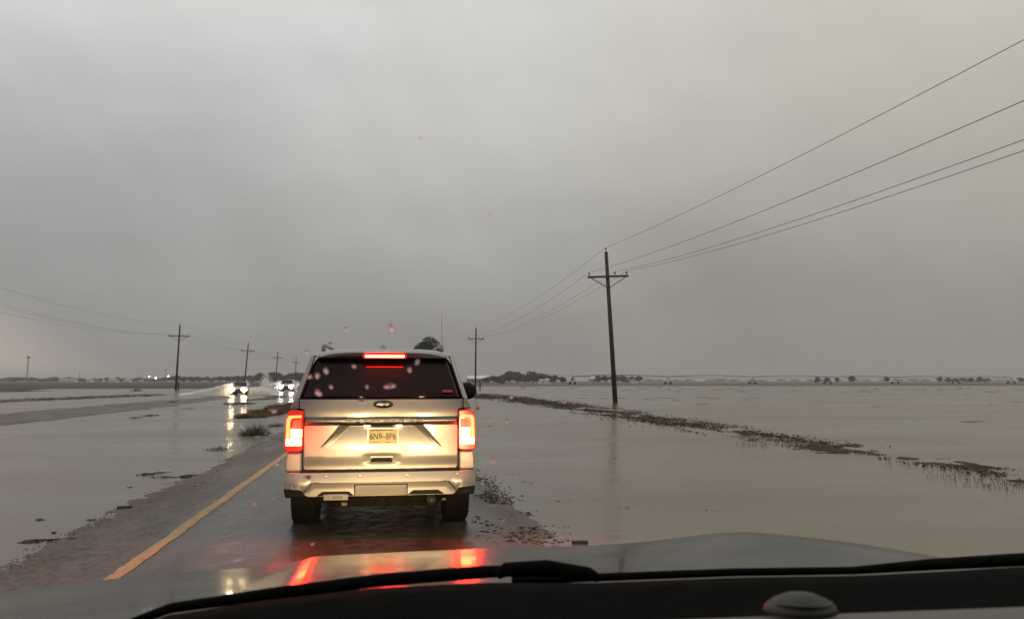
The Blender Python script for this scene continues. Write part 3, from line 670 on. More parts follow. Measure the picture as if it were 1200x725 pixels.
for px, py in ((607, 556), (612, 564), (618, 566), (654, 617), (657, 624), (600, 556), (735, 596), (756, 486), (835, 597), (575, 545), (660, 587), (690, 533), (780, 540)):
    p = G(px, py); 
    for _ in range(5): chip(p.x + rnd.gauss(0, .05), p.y + rnd.gauss(0, .08), .001, rnd.uniform(.012, .03))
tag(mb.build('gravel_debris', M['mud'], recalc=False), 'dark mud chips and flood litter along the road edges', 'debris', kind='stuff')
# low clods showing in the right field water
mb = MB(); rnd = random.Random(14)
for i in range(520):
    y = 26 + rnd.random() ** .7 * 190; x = 16 + rnd.random() * (y * .75 + 10)
    if x < 20 and y < 60: continue
    s = rnd.uniform(.12, .6) * (1 + y / 220)
    if fbm(x * .03, y * .05, 1, 3) < .02: continue
    n = 8
    mb.add([(x + math.cos(6.28 * k / n) * s * rnd.uniform(.6, 1.5), y + math.sin(6.28 * k / n) * s * .35, -.004) for k in range(n)] + [(x, y, .02 + y * .0002)], [(k, (k + 1) % n, n) for k in range(n)])
tag(mb.build('field_clods', M['mud'], recalc=False), 'low clods of soil showing through the water of the right field', 'debris', kind='stuff')

# ------------------------------------------------------------------ vehicles
def loft(stations, m, name, par, subsurf=2):
    """stations: (y, [(x,z) half ring from bottom centre to top centre])"""
    mb = MB(); n = len(stations[0][1]); ring = 2 * n - 2
    for y, half in stations:
        full = list(half) + [(-p_[0], *p_[1:]) for p_ in reversed(half[1:-1])]
        for p in full: mb.v.append((p[0], y + (p[2] if len(p) > 2 else 0), p[1]))
    for i in range(len(stations) - 1):
        for k in range(ring):
            a = i * ring + k; b = i * ring + (k + 1) % ring; mb.f.append((a, b, b + ring, a + ring))
    mb.f.append(tuple(reversed(range(ring)))); e = (len(stations) - 1) * ring; mb.f.append(tuple(range(e, e + ring)))
    return child(mb, name, m, par, smooth=True, subsurf=subsurf)
def wheel(par, x, y, r, w_, side):
    mb = MB(); hw = w_ / 2
    mb.lathe([(-hw, r * .62), (-hw, r * .9), (-hw * .8, r * .985), (-hw * .35, r), (hw * .35, r), (hw * .8, r * .985), (hw, r * .9), (hw, r * .62)], (x, y, r), 'X', 40)
    t = child(mb, 'wheel', M['rubber'], par, smooth=False)
    mb = MB(); s = side
    mb.lathe([(0, r * .6), (s * .02, r * .62), (s * .02, r * .56), (-s * .03, r * .5), (-s * .01, r * .15), (s * .01, r * .1)], (x + s * hw * .9, y, r), 'X', 30)
    o = mb.build('rim', M['rim'], smooth=False); o.parent = t
    return t

# ---- the silver SUV ahead
SY = 8.93
suv = empty('suv', (-.06, SY, 0))
tag(suv, 'silver SUV seen from behind with tail lights and brake lights glowing red', 'SUV')
def lean(r_, k): return [(p[0], p[1], k * max(0, p[1] - 1.47) / .47) for p in r_]
def ring(hw, zb, zbelt, hb, hr, zt):
    return [(0, zb), (hw * .8, zb), (hw * .97, zb + .14), (hw, zb + .45), (hw * .995, zbelt - .30), (hw * .965, zbelt - .10), (hb, zbelt), (hb - .02, zbelt + .06), (hr + .045, zt - .17), (hr, zt - .06), (hr - .13, zt - .008), (0, zt)]
st = [(.10, lean(ring(.965, .62, 1.455, .885, .735, 1.93), .24)), (.12, lean(ring(.985, .60, 1.455, .89, .74, 1.94), .24)), (.30, lean(ring(1.0, .5, 1.455, .90, .745, 1.965), .12)), (1.0, ring(1.01, .45, 1.46, .91, .76, 1.985)), (2.2, ring(1.01, .43, 1.46, .92, .77, 1.99)),
      (3.1, ring(1.01, .43, 1.45, .92, .76, 1.96)), (3.5, ring(1.0, .43, 1.40, .92, .74, 1.74)), (3.95, ring(1.0, .43, 1.30, .92, .70, 1.36)), (4.6, ring(.98, .43, 1.22, .90, .68, 1.28)), (5.1, ring(.94, .43, 1.12, .86, .6, 1.18)), (5.28, ring(.86, .48, 1.0, .76, .5, 1.06))]
body = loft(st, M['silver'], 'body', suv, 2)
# side glass
for s in (-1, 1):
    mb = MB()
    for y0, y1 in ((.45, 1.35), (1.42, 2.25), (2.32, 3.1)):
        mb.add([(s * .915, y0, 1.50), (s * .925, y1, 1.50), (s * .80, y1 - .02, 1.84), (s * .79, y0 + .04, 1.84), (s * .89, y0, 1.50), (s * .89, y1, 1.50), (s * .77, y1, 1.84), (s * .77, y0, 1.84)], [(0, 1, 2, 3), (4, 7, 6, 5), (0, 4, 5, 1), (2, 6, 7, 3), (0, 3, 7, 4), (1, 5, 6, 2)])
    child(mb, 'side_window', M['glass'], suv)
# rear black seam plate behind the tailgate
mb = MB(); mb.prism([(-.895, .70), (.895, .70), (.895, 1.36), (.885, 1.455), (-.885, 1.455), (-.895, 1.36)], .055, .30)
child(mb, 'gate_seal', M['black'], suv)
# tailgate: sculpted sheet (height field over X,Z)
def sm(t): t = max(0, min(1, t)); return t * t * (3 - 2 * t)
def gate_y(x, z):
    y = .030 * (x / .85) ** 2 + .015 * sm((z - 1.30) / .16) + .022 * sm((.86 - z) / .12)
    # trapezoid pocket round the plate
    if .92 < z < 1.182:
        k = (z - .92) / .262; depth = .045 * k
        outer = .625 - .265 * k; wall = .03 * k + .004; depth = .04 * k * k
        f = sm((outer - abs(x)) / wall)
        top = sm((1.185 - z) / .012)
        y += depth * f * top
    y += .030 * math.exp(-((x / .17) ** 4)) * (math.exp(-(((z - .822) / .046) ** 4)))          # handle pocket
    return y
nx, nz_ = 190, 90
xs = frange(-1, 1, nx); zs = frange(.705, 1.452, nz_)
def gate_pt(u_, z):
    hw = .815 if z < 1.345 else .815 + (.868 - .815) * sm((z - 1.345) / .02) - .0 * (z - 1.345)
    if z < .75: hw -= .03 * ((.75 - z) / .045) ** 2
    return (u_ * hw, gate_y(u_ * hw, z), z)
gate = MB(); gate.v = [gate_pt(a, b) for b in zs for a in xs]
gate.f = [(j * nx + i, j * nx + i + 1, (j + 1) * nx + i + 1, (j + 1) * nx + i) for j in range(nz_ - 1) for i in range(nx - 1)]
tg = child(gate, 'tailgate', M['silver'], suv, smooth=True, recalc=False, thick=-.02)
def sub(mb, name, m, par, **k): o = mb.build(name, m, None, **k); o.parent = par; return o
# trim strip between the lamps
def strip_sheet(z0, z1, proud, hw=.812):
    xs_ = frange(-hw, hw, 60)
    g_ = MB()
    for z in (z0, (z0 + z1) / 2, z1):
        for x in xs_: g_.v.append((x, .030 * (x / .85) ** 2 - proud + (.004 if z in (z0, z1) else 0), z))
    n = len(xs_); g_.f = [(j * n + i, j * n + i + 1, (j + 1) * n + i + 1, (j + 1) * n + i) for j in range(2) for i in range(n - 1)]
    return g_
tr = sub(strip_sheet(1.188, 1.262, .016), 'trim_strip', M['satin'], tg, smooth=True, recalc=False, thick=-.012)
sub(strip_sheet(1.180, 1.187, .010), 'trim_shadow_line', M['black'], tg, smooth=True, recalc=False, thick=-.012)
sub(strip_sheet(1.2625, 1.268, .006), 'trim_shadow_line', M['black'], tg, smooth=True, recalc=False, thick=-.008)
text('model_lettering', 'EXPEDITION', .052, (.03, -.036, 1.226), M['letters'], tg, extrude=.006, width=.80, offset=.0015)
text('trim_lettering', 'LIMITED', .034, (-.70, -.010, .846), M['letters'], tg, extrude=.004, width=.20)
mb = MB(); mb.lathe([(0, 1), (-.004, 1.0), (-.010, .96), (-.013, .85), (-.014, .01)], (0, 0, 0), 'Y', 40)
mb.v = [(.01 + vx * .10, vy - .002, 1.40 + vz * .036) for vx, vy, vz in mb.v]; bd = sub(mb, 'oval_badge', M['badge'], tg, smooth=True)
mb = MB(); 
for k in range(48):
    a = 6.283 * k / 48; b = 6.283 * (k + 1) / 48
    mb.tube([(.01 + .103 * math.cos(a), -.010, 1.40 + .0385 * math.sin(a)), (.01 + .103 * math.cos(b), -.010, 1.40 + .0385 * math.sin(b))], .0035, 6)
o = mb.build('badge_rim', M['letters']); o.parent = tg
text('badge_lettering', 'Ford', .050, (.01, -.017, 1.40), M['chrome'], tg, extrude=.002, shear=.35, width=.125)
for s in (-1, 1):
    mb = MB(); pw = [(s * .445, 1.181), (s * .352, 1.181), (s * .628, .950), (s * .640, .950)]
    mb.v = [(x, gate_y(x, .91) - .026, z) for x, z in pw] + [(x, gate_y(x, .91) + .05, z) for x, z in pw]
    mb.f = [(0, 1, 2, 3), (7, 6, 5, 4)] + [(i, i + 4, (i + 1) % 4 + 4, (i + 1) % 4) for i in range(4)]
    sub(mb, 'wing_shade', M['wing'], tg, bevel=.002)  # dark wedge inlay standing in for shade on the slanted recess wall
# handle pocket and grip
mb = MB(); mb.prism([(-.12, .79), (.12, .79), (.10, .832), (-.10, .832)], .012, .03); sub(mb, 'handle_recess', M['black'], tg)
mb = MB(); mb.prism([(-.135, .835), (.135, .835), (.11, .856), (-.11, .856)], -.012, .012); sub(mb, 'handle', M['silver'], tg, bevel=.005)
# plate + lamps
mb = MB(); mb.box((.012, .008, 1.062), (.34, .012, .185)); sub(mb, 'plate_frame', M['silver'], tg, bevel=.004)
pl = MB(); pl.box((.012, -.001, 1.062), (.305, .006, .152)); pl = sub(pl, 'license_plate', M['plate'], tg, bevel=.002)
text('plate_characters', '6N9\u20138P6', .092, (.012, -.0055, 1.058), M['plate_ink'], tg, extrude=.0012, width=.272)
mb = MB()
for i in range(11): mb.box((-.11 + i * .0225, -.0048, 1.125 + .003 * (i % 3)), (.016, .002, .009 + .004 * (i % 2)))
sub(mb, 'plate_header', M['plate_ink'], tg)
mb = MB(); mb.box((-.06, -.0048, .998), (.10, .002, .010)); mb.box((.07, -.0048, .998), (.06, .002, .010)); sub(mb, 'plate_footer', M['plate_band'], tg)
M['plate_lamp'] = mat('lit_plate_lamp', (.8, .8, .7), .3, emis=(1, .72, .38), estr=16)
for s in (-1, 1):
    mb = MB(); mb.box((.012 + s * .17, .016, 1.174), (.06, .03, .010)); sub(mb, 'plate_lamp', M['plate_lamp'], tg)
mb = MB(); mb.prism([(-.12, 1.165), (.12, 1.165), (.10, 1.18), (-.10, 1.18)], -.012, .05); sub(mb, 'lock_bar', M['black'], tg)
# rear glass
mb = MB(); zz = frange(1.462, 1.905, 14); xx = frange(-1, 1, 30)
for z in zz:
    k = (z - 1.462) / .443; hw = .862 - .145 * k
    if k > .93: hw -= .02 * ((k - .93) / .07) ** 2
    for u_ in xx: mb.v.append((u_ * hw, .030 + .19 * k + .035 * u_ * u_, z))
n = len(xx); mb.f = [(j * n + i, j * n + i + 1, (j + 1) * n + i + 1, (j + 1) * n + i) for j in range(len(zz) - 1) for i in range(n - 1)]
rw = child(mb, 'rear_window', M['glass'], suv, smooth=True, recalc=False, thick=-.012)
mb = MB(); mb.box((.70, .052, 1.538), (.11, .003, .028), Matrix.Rotation(R(-23), 3, 'X')); sub(mb, 'window_sticker', M['sticker'], rw)
mb = MB(); mb.tube([(.02, .02, 1.475), (-.25, .035, 1.488), (-.58, .05, 1.492)], [.013, .010, .006], 6); sub(mb, 'rear_wiper', M['black'], rw)
# D pillars, silver frame of the window
for s in (-1, 1):
    mb = MB(); mb.add([(s * .872, .035, 1.455), (s * .925, .05, 1.455), (s * .775, .26, 1.93), (s * .728, .235, 1.93), (s * .872, .12, 1.455), (s * .925, .3, 1.455), (s * .775, .45, 1.93), (s * .728, .35, 1.93)],
                      [(0, 1, 2, 3), (4, 7, 6, 5), (0, 4, 5, 1), (2, 6, 7, 3), (1, 5, 6, 2), (0, 3, 7, 4)]); child(mb, 'rear_pillar', M['silver'], suv, bevel=.012)
# spoiler
mb = MB()
for y, hw, z0, z1 in ((.10, .69, 1.918, 1.945), (.16, .73, 1.912, 1.972), (.34, .755, 1.915, 1.995), (.60, .75, 1.93, 2.0)):
    for i in range(17):
        u_ = -1 + i / 8; e = abs(u_) ** 6; mb.v.append((u_ * hw, y + .06 * u_ * u_, z1 - .045 * e + .012 * (1 - u_ * u_)))
    for i in range(17):
        u_ = 1 - i / 8; mb.v.append((u_ * hw, y + .06 * u_ * u_ + .012, z0))
for j in range(3):
    for i in range(34): a = j * 34 + i; b = j * 34 + (i + 1) % 34; mb.f.append((a, b, b + 34, a + 34))
mb.f.append(tuple(reversed(range(34)))); mb.f.append(tuple(range(102, 136)))
sp = child(mb, 'spoiler', M['silver'], suv, smooth=True)
sp.modifiers.new('e', 'EDGE_SPLIT').split_angle = R(35)
mb = MB(); mb.box((.02, .118, 1.915), (.47, .05, .044)); hb = child(mb, 'high_brake_light', M['brake_edge'], suv, bevel=.008)
mb = MB(); mb.box((.02, .088, 1.915), (.42, .018, .026)); sub(mb, 'lit_bar', M['brake_bar'], hb, bevel=.005)
# roof rails and antenna
for s in (-1, 1):
    mb = MB(); mb.tube([(s * .66, .45, 1.99), (s * .67, .62, 2.05), (s * .67, 1.2, 2.065), (s * .67, 2.6, 2.06), (s * .66, 2.85, 1.99)], .022, 8); child(mb, 'roof_rail', M['satin'], suv, smooth=True)
mb = MB(); mb.lathe([(0, .05), (.03, .045), (.06, .02), (.07, .004)], (.0, .62, 1.995), 'Z', 14); child(mb, 'roof_antenna', M['silver'], suv)
mb = MB(); mb.tube([(.90, 4.2, 1.22), (.90, 4.15, 2.1), (.89, 4.1, 2.72)], [.005, .0035, .002], 6); child(mb, 'whip_antenna', M['black'], suv)
# tail lights
for s in (-1, 1):
    o_ = [(.818, .925), (.818, 1.335), (.93, 1.345), (.975, 1.33), (1.0, 1.22), (1.012, .95), (.985, .905), (.85, .905)]
    mb = MB(); mb.prism([(s * x, z) for x, z in o_], -.005, .22); tl = child(mb, 'tail_light', M['red_lens'], suv, bevel=.012)
    mb = MB()
    mb.prism([(s * x, z) for x, z in ((.955, 1.03), (.995, 1.03), (.988, 1.24), (.968, 1.285), (.838, 1.29), (.838, 1.262), (.935, 1.258), (.952, 1.22))], -.022, -.004); sub(mb, 'lit_tube', M['lamp_tube'], tl, bevel=.006)
    mb = MB(); mb.prism([(s * x, z) for x, z in ((.838, 1.155), (.838, 1.24), (.922, 1.24), (.935, 1.155))], -.016, -.004); sub(mb, 'inner_lens', M['lamp_inner'], tl, bevel=.004)
    mb = MB(); mb.prism([(s * x, z) for x, z in ((.828, 1.055), (.828, 1.145), (.945, 1.15), (.945, 1.055))], -.026, -.004); sub(mb, 'brake_block', M['lamp_hot'], tl, bevel=.008)
    mb = MB(); mb.prism([(s * x, z) for x, z in ((.830, .972), (.830, 1.048), (.992, 1.048), (.992, .972))], -.024, -.004); sub(mb, 'brake_block', M['lamp_hot'], tl, bevel=.008)
    # shoulder panel and corner of the body beside the gate
    mb = MB(); mb.prism([(s * x, z) for x, z in ((.825, .70), (.825, .90), (.985, .90), (1.0, .80), (1.0, .70))], .002, .20); child(mb, 'quarter_panel', M['silver'], suv, bevel=.02)
    mb = MB(); mb.prism([(s * x, z) for x, z in ((.875, 1.352), (.872, 1.455), (.915, 1.455), (.965, 1.352))], .015, .25); child(mb, 'quarter_panel', M['silver'], suv, bevel=.015)
# bumper
def bump_prof(z):
    return -.135 + .03 * abs(z - .60) / .1 * (1 if z > .60 else .05)
mb = MB(); xs_ = frange(-1, 1, 61); zs_ = [.462, .47, .50, .53, .56, .60, .64, .67, .688, .695]
def arch(x):   # lower edge: silver reaches lowest inside the crease
    a = abs(x)
    return .455 if a < .76 else .455 + .075 * sm((a - .76) / .06)
for j, z in enumerate(zs_):
    for u_ in xs_:
        x = u_ * 1.012; lo = arch(x); zz_ = lo + (z - .462) / (.695 - .462) * (.695 - lo)
        wrap = .30 * max(0, abs(u_) - .86) ** 1.5 / .14 ** 1.5 * .5
        # crease: lower panel inset inside a trapezoid
        ins = .028 * sm((.60 - zz_) / .012) if abs(x) < .70 else .028 * sm((.60 - (abs(x) - .70) * 1.0 - zz_) / .012)
        mb.v.append((x, bump_prof(zz_) + .02 * u_ * u_ + wrap + ins, zz_))
n = len(xs_); mb.f = [(j * n + i, j * n + i + 1, (j + 1) * n + i + 1, (j + 1) * n + i) for j in range(len(zs_) - 1) for i in range(n - 1)]
base = len(mb.v); top = (len(zs_) - 1) * n
for u_ in xs_: mb.v.append((u_ * 1.0, .10, .70))
mb.f += [(top + i, top + i + 1, base + i + 1, base + i) for i in range(n - 1)]
bp = child(mb, 'bumper', M['silver'], suv, smooth=True, recalc=False, thick=-.006)
bp.modifiers.new('e', 'EDGE_SPLIT').split_angle = R(32)
for s in (-1, 1):   # bumper sides
    mb = MB(); mb.add([(s * 1.008, .03, .53), (s * 1.015, .9, .50), (s * 1.015, .9, .71), (s * 1.008, .03, .70), (s * .95, .03, .53), (s * .95, .9, .5), (s * .95, .9, .71), (s * .95, .03, .7)], [(0, 1, 2, 3), (4, 7, 6, 5), (0, 4, 5, 1), (2, 6, 7, 3), (0, 3, 7, 4), (1, 5, 6, 2)])
    sub(mb, 'bumper_side', M['silver'], bp, bevel=.02)
    mb = MB(); mb.prism([(s * x, z) for x, z in ((1.0, .525), (.80, .525), (.75, .45), (.98, .44))], -.06, .25); sub(mb, 'bumper_corner', M['black'], bp, bevel=.01)
    mb = MB(); mb.prism([(s * x, z) for x, z in ((.28, .462), (.335, .505), (.60, .505), (.66, .462))], -.135, -.02); sub(mb, 'bumper_cutout', M['black'], bp, bevel=.004)
mb = MB(); 
cr = [(-.79, .50), (-.70, .598), (.70, .598), (.79, .50)]
for a, b in zip(cr, cr[1:]): mb.tube([(a[0], -.118, a[1]), (b[0], -.118, b[1])], .0055, 6)
sub(mb, 'crease_line', M['black'], bp)
mb = MB(); mb.box((0, -.104, .51), (.53, .03, .11), Matrix.Rotation(R(16), 3, 'X')); sub(mb, 'hitch_cover', M['silver'], bp, bevel=.004)
mb = MB()
for a, b in (((-.272, .452), (-.272, .572)), ((-.272, .572), (.272, .572)), ((.272, .572), (.272, .452))): mb.tube([(a[0], -.118, a[1]), (b[0], -.118, b[1])], .005, 6)
sub(mb, 'hitch_cover_gap', M['black'], bp)
for x in (-.56, -.22, .27, .80):
    mb = MB(); mb.lathe([(0, .012), (-.008, .012), (-.009, .002)], (x, -.12, .66 - .0 * x), 'Y', 14); sub(mb, 'parking_sensor', M['satin'], bp)
mb = MB(); mb.box((0, .03, .708), (1.66, .20, .022)); sub(mb, 'step_pad', M['black'], bp)
# tow tag and underbody
M['wing'] = M['wing']
M['tag'] = mat('pale_plastic_tag', (.12, .11, .10), .4, var=.1, vscale=30)
mb = MB(); mb.box((-.46, -.145, .452), (.25, .02, .062)); tgm = child(mb, 'tow_tag', M['tag'], suv, bevel=.004)
mb = MB(); mb.box((-.44, -.157, .452), (.10, .004, .024)); sub(mb, 'tag_marking', M['letters'], tgm)
mb = MB(); mb.box((0, 2.6, .42), (1.5, 5.0, .12)); mb.box((0, .5, .36), (1.15, .5, .14)); mb.tube([(-.9, .98, .40), (.9, .98, .40)], .06, 8); mb.lathe([(-.13, .05), (-.1, .15), (.1, .15), (.13, .05)], (0, .98, .40), 'X', 14)
mb.box((0, .05, .40), (.9, .08, .07)); mb.box((0, -.03, .405), (.09, .16, .09))
for s in (-1, 1): mb.tube([(s * .45, .6, .35), (s * .5, .98, .28), (s * .55, 1.4, .38)], .03, 6); mb.box((s * .82, 1.0, .62), (.3, .95, .5))
child(mb, 'underbody', M['under'], suv)
mb = MB(); mb.tube([(.56, .9, .40), (.53, .3, .40), (.53, -.05, .385)], [.04, .045, .048], 14); mb.tube([(.53, -.052, .385), (.53, -.02, .385)], .040, 14); child(mb, 'exhaust_pipe', M['steel'], suv, smooth=True)
mb = MB(); mb.box((.66, .0, .395), (.05, .1, .03)); mb.box((-.38, .0, .36), (.06, .04, .04)); child(mb, 'tow_hook', M['steel'], suv, bevel=.005)
for s in (-1, 1):
    wheel(suv, s * .855, .98, .405, .29, s); wheel(suv, s * .855, 4.15, .405, .29, s)
    mb = MB(); mb.add([(s * .70, .46, .08), (s * .98, .46, .08), (s * .98, .44, .45), (s * .70, .44, .45)], [(0, 1, 2, 3)]); child(mb, 'mud_flap', M['rubber'], suv, thick=.012) if False else None
    mb = MB(); mb.lathe([(-.09, .02), (-.09, .75), (-.03, 1.0), (.03, .9), (.06, .02)], (0, 0, 0), 'Y', 24)
    mb.v = [(s * 1.14 + (.07 if s > 0 else -.0) + vx * (.15 if s > 0 else .09), 3.25 + vy, 1.50 + vz * .125) for vx, vy, vz in mb.v]; mm = child(mb, 'side_mirror', M['black'], suv, smooth=True)
    mb = MB(); mb.tube([(s * .90, 3.28, 1.44), (s * 1.2, 3.26, 1.44)], .03, 8); sub(mb, 'mirror_arm', M['black'], mm)

# ---- oncoming cars
def oncoming(name, px, Y, label, cat, paint, wide=1.85, Hh=1.55, lamp='headlamp', pickup=False, lampw=.20):
    p = A(px, 460, Y); t = empty(name, (p.x, Y, 0)); hw = wide / 2; k = Hh / 1.55
    def rg(hw_, zb, zbelt, hb, hr, zt): return [(0, zb), (hw_ * .8, zb), (hw_ * .98, zb + .12), (hw_, zb + .3), (hw_ * .98, zbelt - .15), (hb, zbelt), (hr + .05, zt - .12), (hr - .05, zt - .01), (0, zt)]
    st = [(0, rg(hw * .86, .30 * k, .66 * k, hw * .78, hw * .6, .70 * k)), (.10, rg(hw * .95, .24 * k, .76 * k, hw * .86, hw * .66, .82 * k)), (.5, rg(hw, .22 * k, .86 * k, hw * .92, hw * .7, .93 * k)), (1.25, rg(hw, .22 * k, .95 * k, hw * .94, hw * .74, 1.02 * k)),
          (1.75, rg(hw, .22 * k, 1.0 * k, hw * .92, hw * .68, 1.32 * k)), (2.15, rg(hw, .22 * k, 1.02 * k, hw * .92, hw * .70, 1.52 * k)), (3.2, rg(hw, .22 * k, 1.03 * k, hw * .92, hw * .70, 1.55 * k)), (4.2, rg(hw, .24 * k, 1.02 * k, hw * .9, hw * .66, 1.48 * k)), (4.7, rg(hw * .95, .3 * k, .98 * k, hw * .85, hw * .6, 1.10 * k))]
    loft(st, M[paint], 'body', t, 1)
    mb = MB(); mb.add([(-hw * .84, 1.22, 1.02 * k), (hw * .84, 1.22, 1.02 * k), (hw * .66, 1.98, 1.46 * k), (-hw * .66, 1.98, 1.46 * k), (0, 1.10, 1.04 * k), (0, 1.90, 1.49 * k)], [(0, 4, 5, 3), (4, 1, 2, 5)]); child(mb, 'windscreen', M['glass'], t, thick=.02)
    mb = MB(); mb.box((0, -.03, .60 * k), (wide * .46, .06, .20 * k)); child(mb, 'grille', M['black'], t, bevel=.02)
    mb = MB(); mb.box((0, -.02, .34 * k), (wide * .7, .08, .14 * k)); child(mb, 'lower_intake', M['black'], t, bevel=.02)
    for s in (-1, 1):
        mb = MB(); mb.lathe([(0, 1), (-.06, .8), (-.09, .35), (-.095, .02)], (0, 0, 0), 'Y', 18); mb.v = [(s * hw * .72 + vx * lampw, -.02 + vy, .68 * k + vz * .17) for vx, vy, vz in mb.v]; child(mb, 'headlight', M[lamp], t, smooth=True)
        mb = MB(); mb.lathe([(0, 1), (-.03, .8), (-.05, .02)], (0, 0, 0), 'Y', 14); mb.v = [(s * hw * .74 + vx * .11, -.03 + vy, .40 * k + vz * .09) for vx, vy, vz in mb.v]; child(mb, 'fog_lamp', M['foglamp'], t, smooth=True)
        for y in (.85, 3.75): wheel(t, s * (hw - .13), y, .34 * (1.1 if Hh > 1.7 else 1), .22, s)
        mb = MB(); mb.lathe([(-.06, .02), (-.05, .8), (.02, 1), (.06, .3)], (0, 0, 0), 'Y', 14); mb.v = [(s * (hw + .12) + vx * .12, 1.55 + vy, 1.05 * k + vz * .09) for vx, vy, vz in mb.v]; child(mb, 'side_mirror', M['black'], t, smooth=True)
    return tag(t, label, cat), t
_, c1 = oncoming('car', 278.5, 97, 'nearer oncoming car with warm headlights blazing, throwing up spray', 'car', 'beige_paint', lampw=.33)
_, c2 = oncoming('car', 335, 126, 'farther oncoming silver vehicle with white headlights and an amber marker light', 'car', 'grey_paint', wide=2.0, Hh=1.85, lamp='headlamp_cool', lampw=.33)
mb = MB(); mb.box((1.02, .15, 1.0), (.16, .12, .16)); child(mb, 'marker_light', M['amber'], c2, bevel=.03)

# ---- spray thrown by the cars: real droplets
def spray(x0, x1, hfun, y, dy, n, label, seed):
    r = random.Random(seed); mb = MB()
    for i in range(n):
        u_ = r.random(); x = x0 + (x1 - x0) * u_; h = hfun(u_)
        z = h * (1 - r.random() ** .55) + .0 if r.random() < .8 else h * r.uniform(.3, 1.15)
        s = r.uniform(.014, .05) * (1.4 if z < h * .5 else 1)
        c_ = Vector((x + r.gauss(0, .15), y + r.uniform(-dy, dy), max(.02, z + r.gauss(0, .05))))
        mb.add([c_ + Vector((s * 1.5, 0, 0)), c_ + Vector((-s * 1.5, 0, 0)), c_ + Vector((0, s, 0)), c_ + Vector((0, -s, 0)), c_ + Vector((0, 0, s)), c_ + Vector((0, 0, -s))],
               [(0, 2, 4), (2, 1, 4), (1, 3, 4), (3, 0, 4), (2, 0, 5), (1, 2, 5), (3, 1, 5), (0, 3, 5)])
    return tag(mb.build('water_spray', M['spray'], recalc=False), label, 'spray', kind='stuff')
a = c1.location
spray(a.x - 6.2, a.x - .8, lambda u_: .08 + 1.15 * u_ ** 1.3, a.y + 1.5, 1.2, 60000, 'low wedge of white spray fanning left from the nearer oncoming car', 1)
spray(a.x + .9, a.x + 3.6, lambda u_: 1.5 * (1 - u_) ** .6 * (.5 + .5 * u_), a.y + 3, 1.6, 5000, 'mist of spray on the right side of the nearer oncoming car', 2)
spray(a.x + 1.0, a.x + 2.6, lambda u_: 2.0 * math.exp(-((u_ - .5) / .25) ** 2) + .35, a.y + 9, 2, 5000, 'tall thin plume of spray trailing behind the nearer oncoming car', 3)
b = c2.location
spray(b.x - 6.4, b.x - 1.0, lambda u_: .1 + 1.35 * u_ ** 1.2, b.y + 1.5, 1.2, 34000, 'bright wedge of spray left of the farther oncoming car', 4)
spray(b.x + 1.0, b.x + 4.5, lambda u_: 1.3 * (1 - u_) + .1, b.y + 2, 1.2, 8000, 'spray on the right side of the farther oncoming car', 5)

# ------------------------------------------------------------------ own vehicle: hood, cowl, wipers, dashboard
own = empty('car', (0, 0, 0))
tag(own, 'wet dark hood, wipers and dashboard of the car the view is taken from', 'car')
def hood_z(x, y):
    t_ = y - .9
    z = 1.362 - .095 * t_ - .018 * t_ * t_
    z -= .036 * (x - .25) ** 2 + .05 * max(0, abs(x - .25) - .75) ** 2
    # raised centre dome with soft shoulders and a right-hand fold
    z += .016 * sm((y - .9) / .5) * (sm((x + .24) / .09) * .9)
    z += .036 * math.exp(-((x - .90) / .24) ** 2) * sm((y - 1.0) / .7)
    z -= .9 * max(0, y - 1.97) ** 2 * 3.2
    return z
ys_ = frange(.88, 2.0, 70) + frange(2.01, 2.30, 30)
hd = child(grid(frange(-1.04, 1.46, 140), ys_, lambda x, y: (x, y + 0.0, hood_z(x, y))), 'hood', M['hood'], own, smooth=True, recalc=False, thick=-.01)
mb = MB(); n = 24
for s, x in ((-1, -1.04), (1, 1.46)):
    for y in frange(.3, 2.3, n): mb.v += [(x, y, hood_z(x, max(.88, y)) - .004), (x + s * .06, y, hood_z(x, max(.88, y)) - .12), (x + s * .06, y, .55)]
for b_ in (0, n * 3): mb.f += [(b_ + 3 * i + k, b_ + 3 * i + 3 + k, b_ + 3 * i + 4 + k, b_ + 3 * i + 1 + k) for i in range(n - 1) for k in range(2)]
child(mb, 'fender', M['hood'], own, smooth=True)
mb = MB(); mb.box((.21, 2.26, .78), (2.4, .12, .62)); child(mb, 'front_end', M['black'], own, bevel=.05)
# headlights of our own car: what lights the SUV's rear
for s, x in ((-1, -.72), (1, 1.14)):
    mb = MB(); mb.box((x, 2.31, .92), (.30, .05, .16)); hl = child(mb, 'headlight', M['steel'], own, bevel=.02)
    ld = bpy.data.lights.new('headlight_beam', 'SPOT'); lo = bpy.data.objects.new('headlight_beam', ld); COL.objects.link(lo); lo.parent = own
    lo.location = (x, 2.42, .84); ld.energy = 2100; ld.color = (1, .68, .33); ld.spot_size = R(17); ld.spot_blend = 1.0; ld.shadow_soft_size = .07
    d = Vector((-.02 + .30 * s, 8.8, .67)) - lo.location; lo.rotation_euler = d.to_track_quat('-Z', 'Y').to_euler()
# cowl
mb = MB(); mb.v = []
mb = grid(frange(-1.04, 1.46, 60), [.70, .74, .80, .86, .895], lambda x, y: (x, y, 1.385 - .12 * (y - .70) - .03 * (x - .2) ** 2 - (.02 if y > .88 else 0)))
child(mb, 'cowl', M['black'], own, smooth=True, recalc=False, thick=-.02)
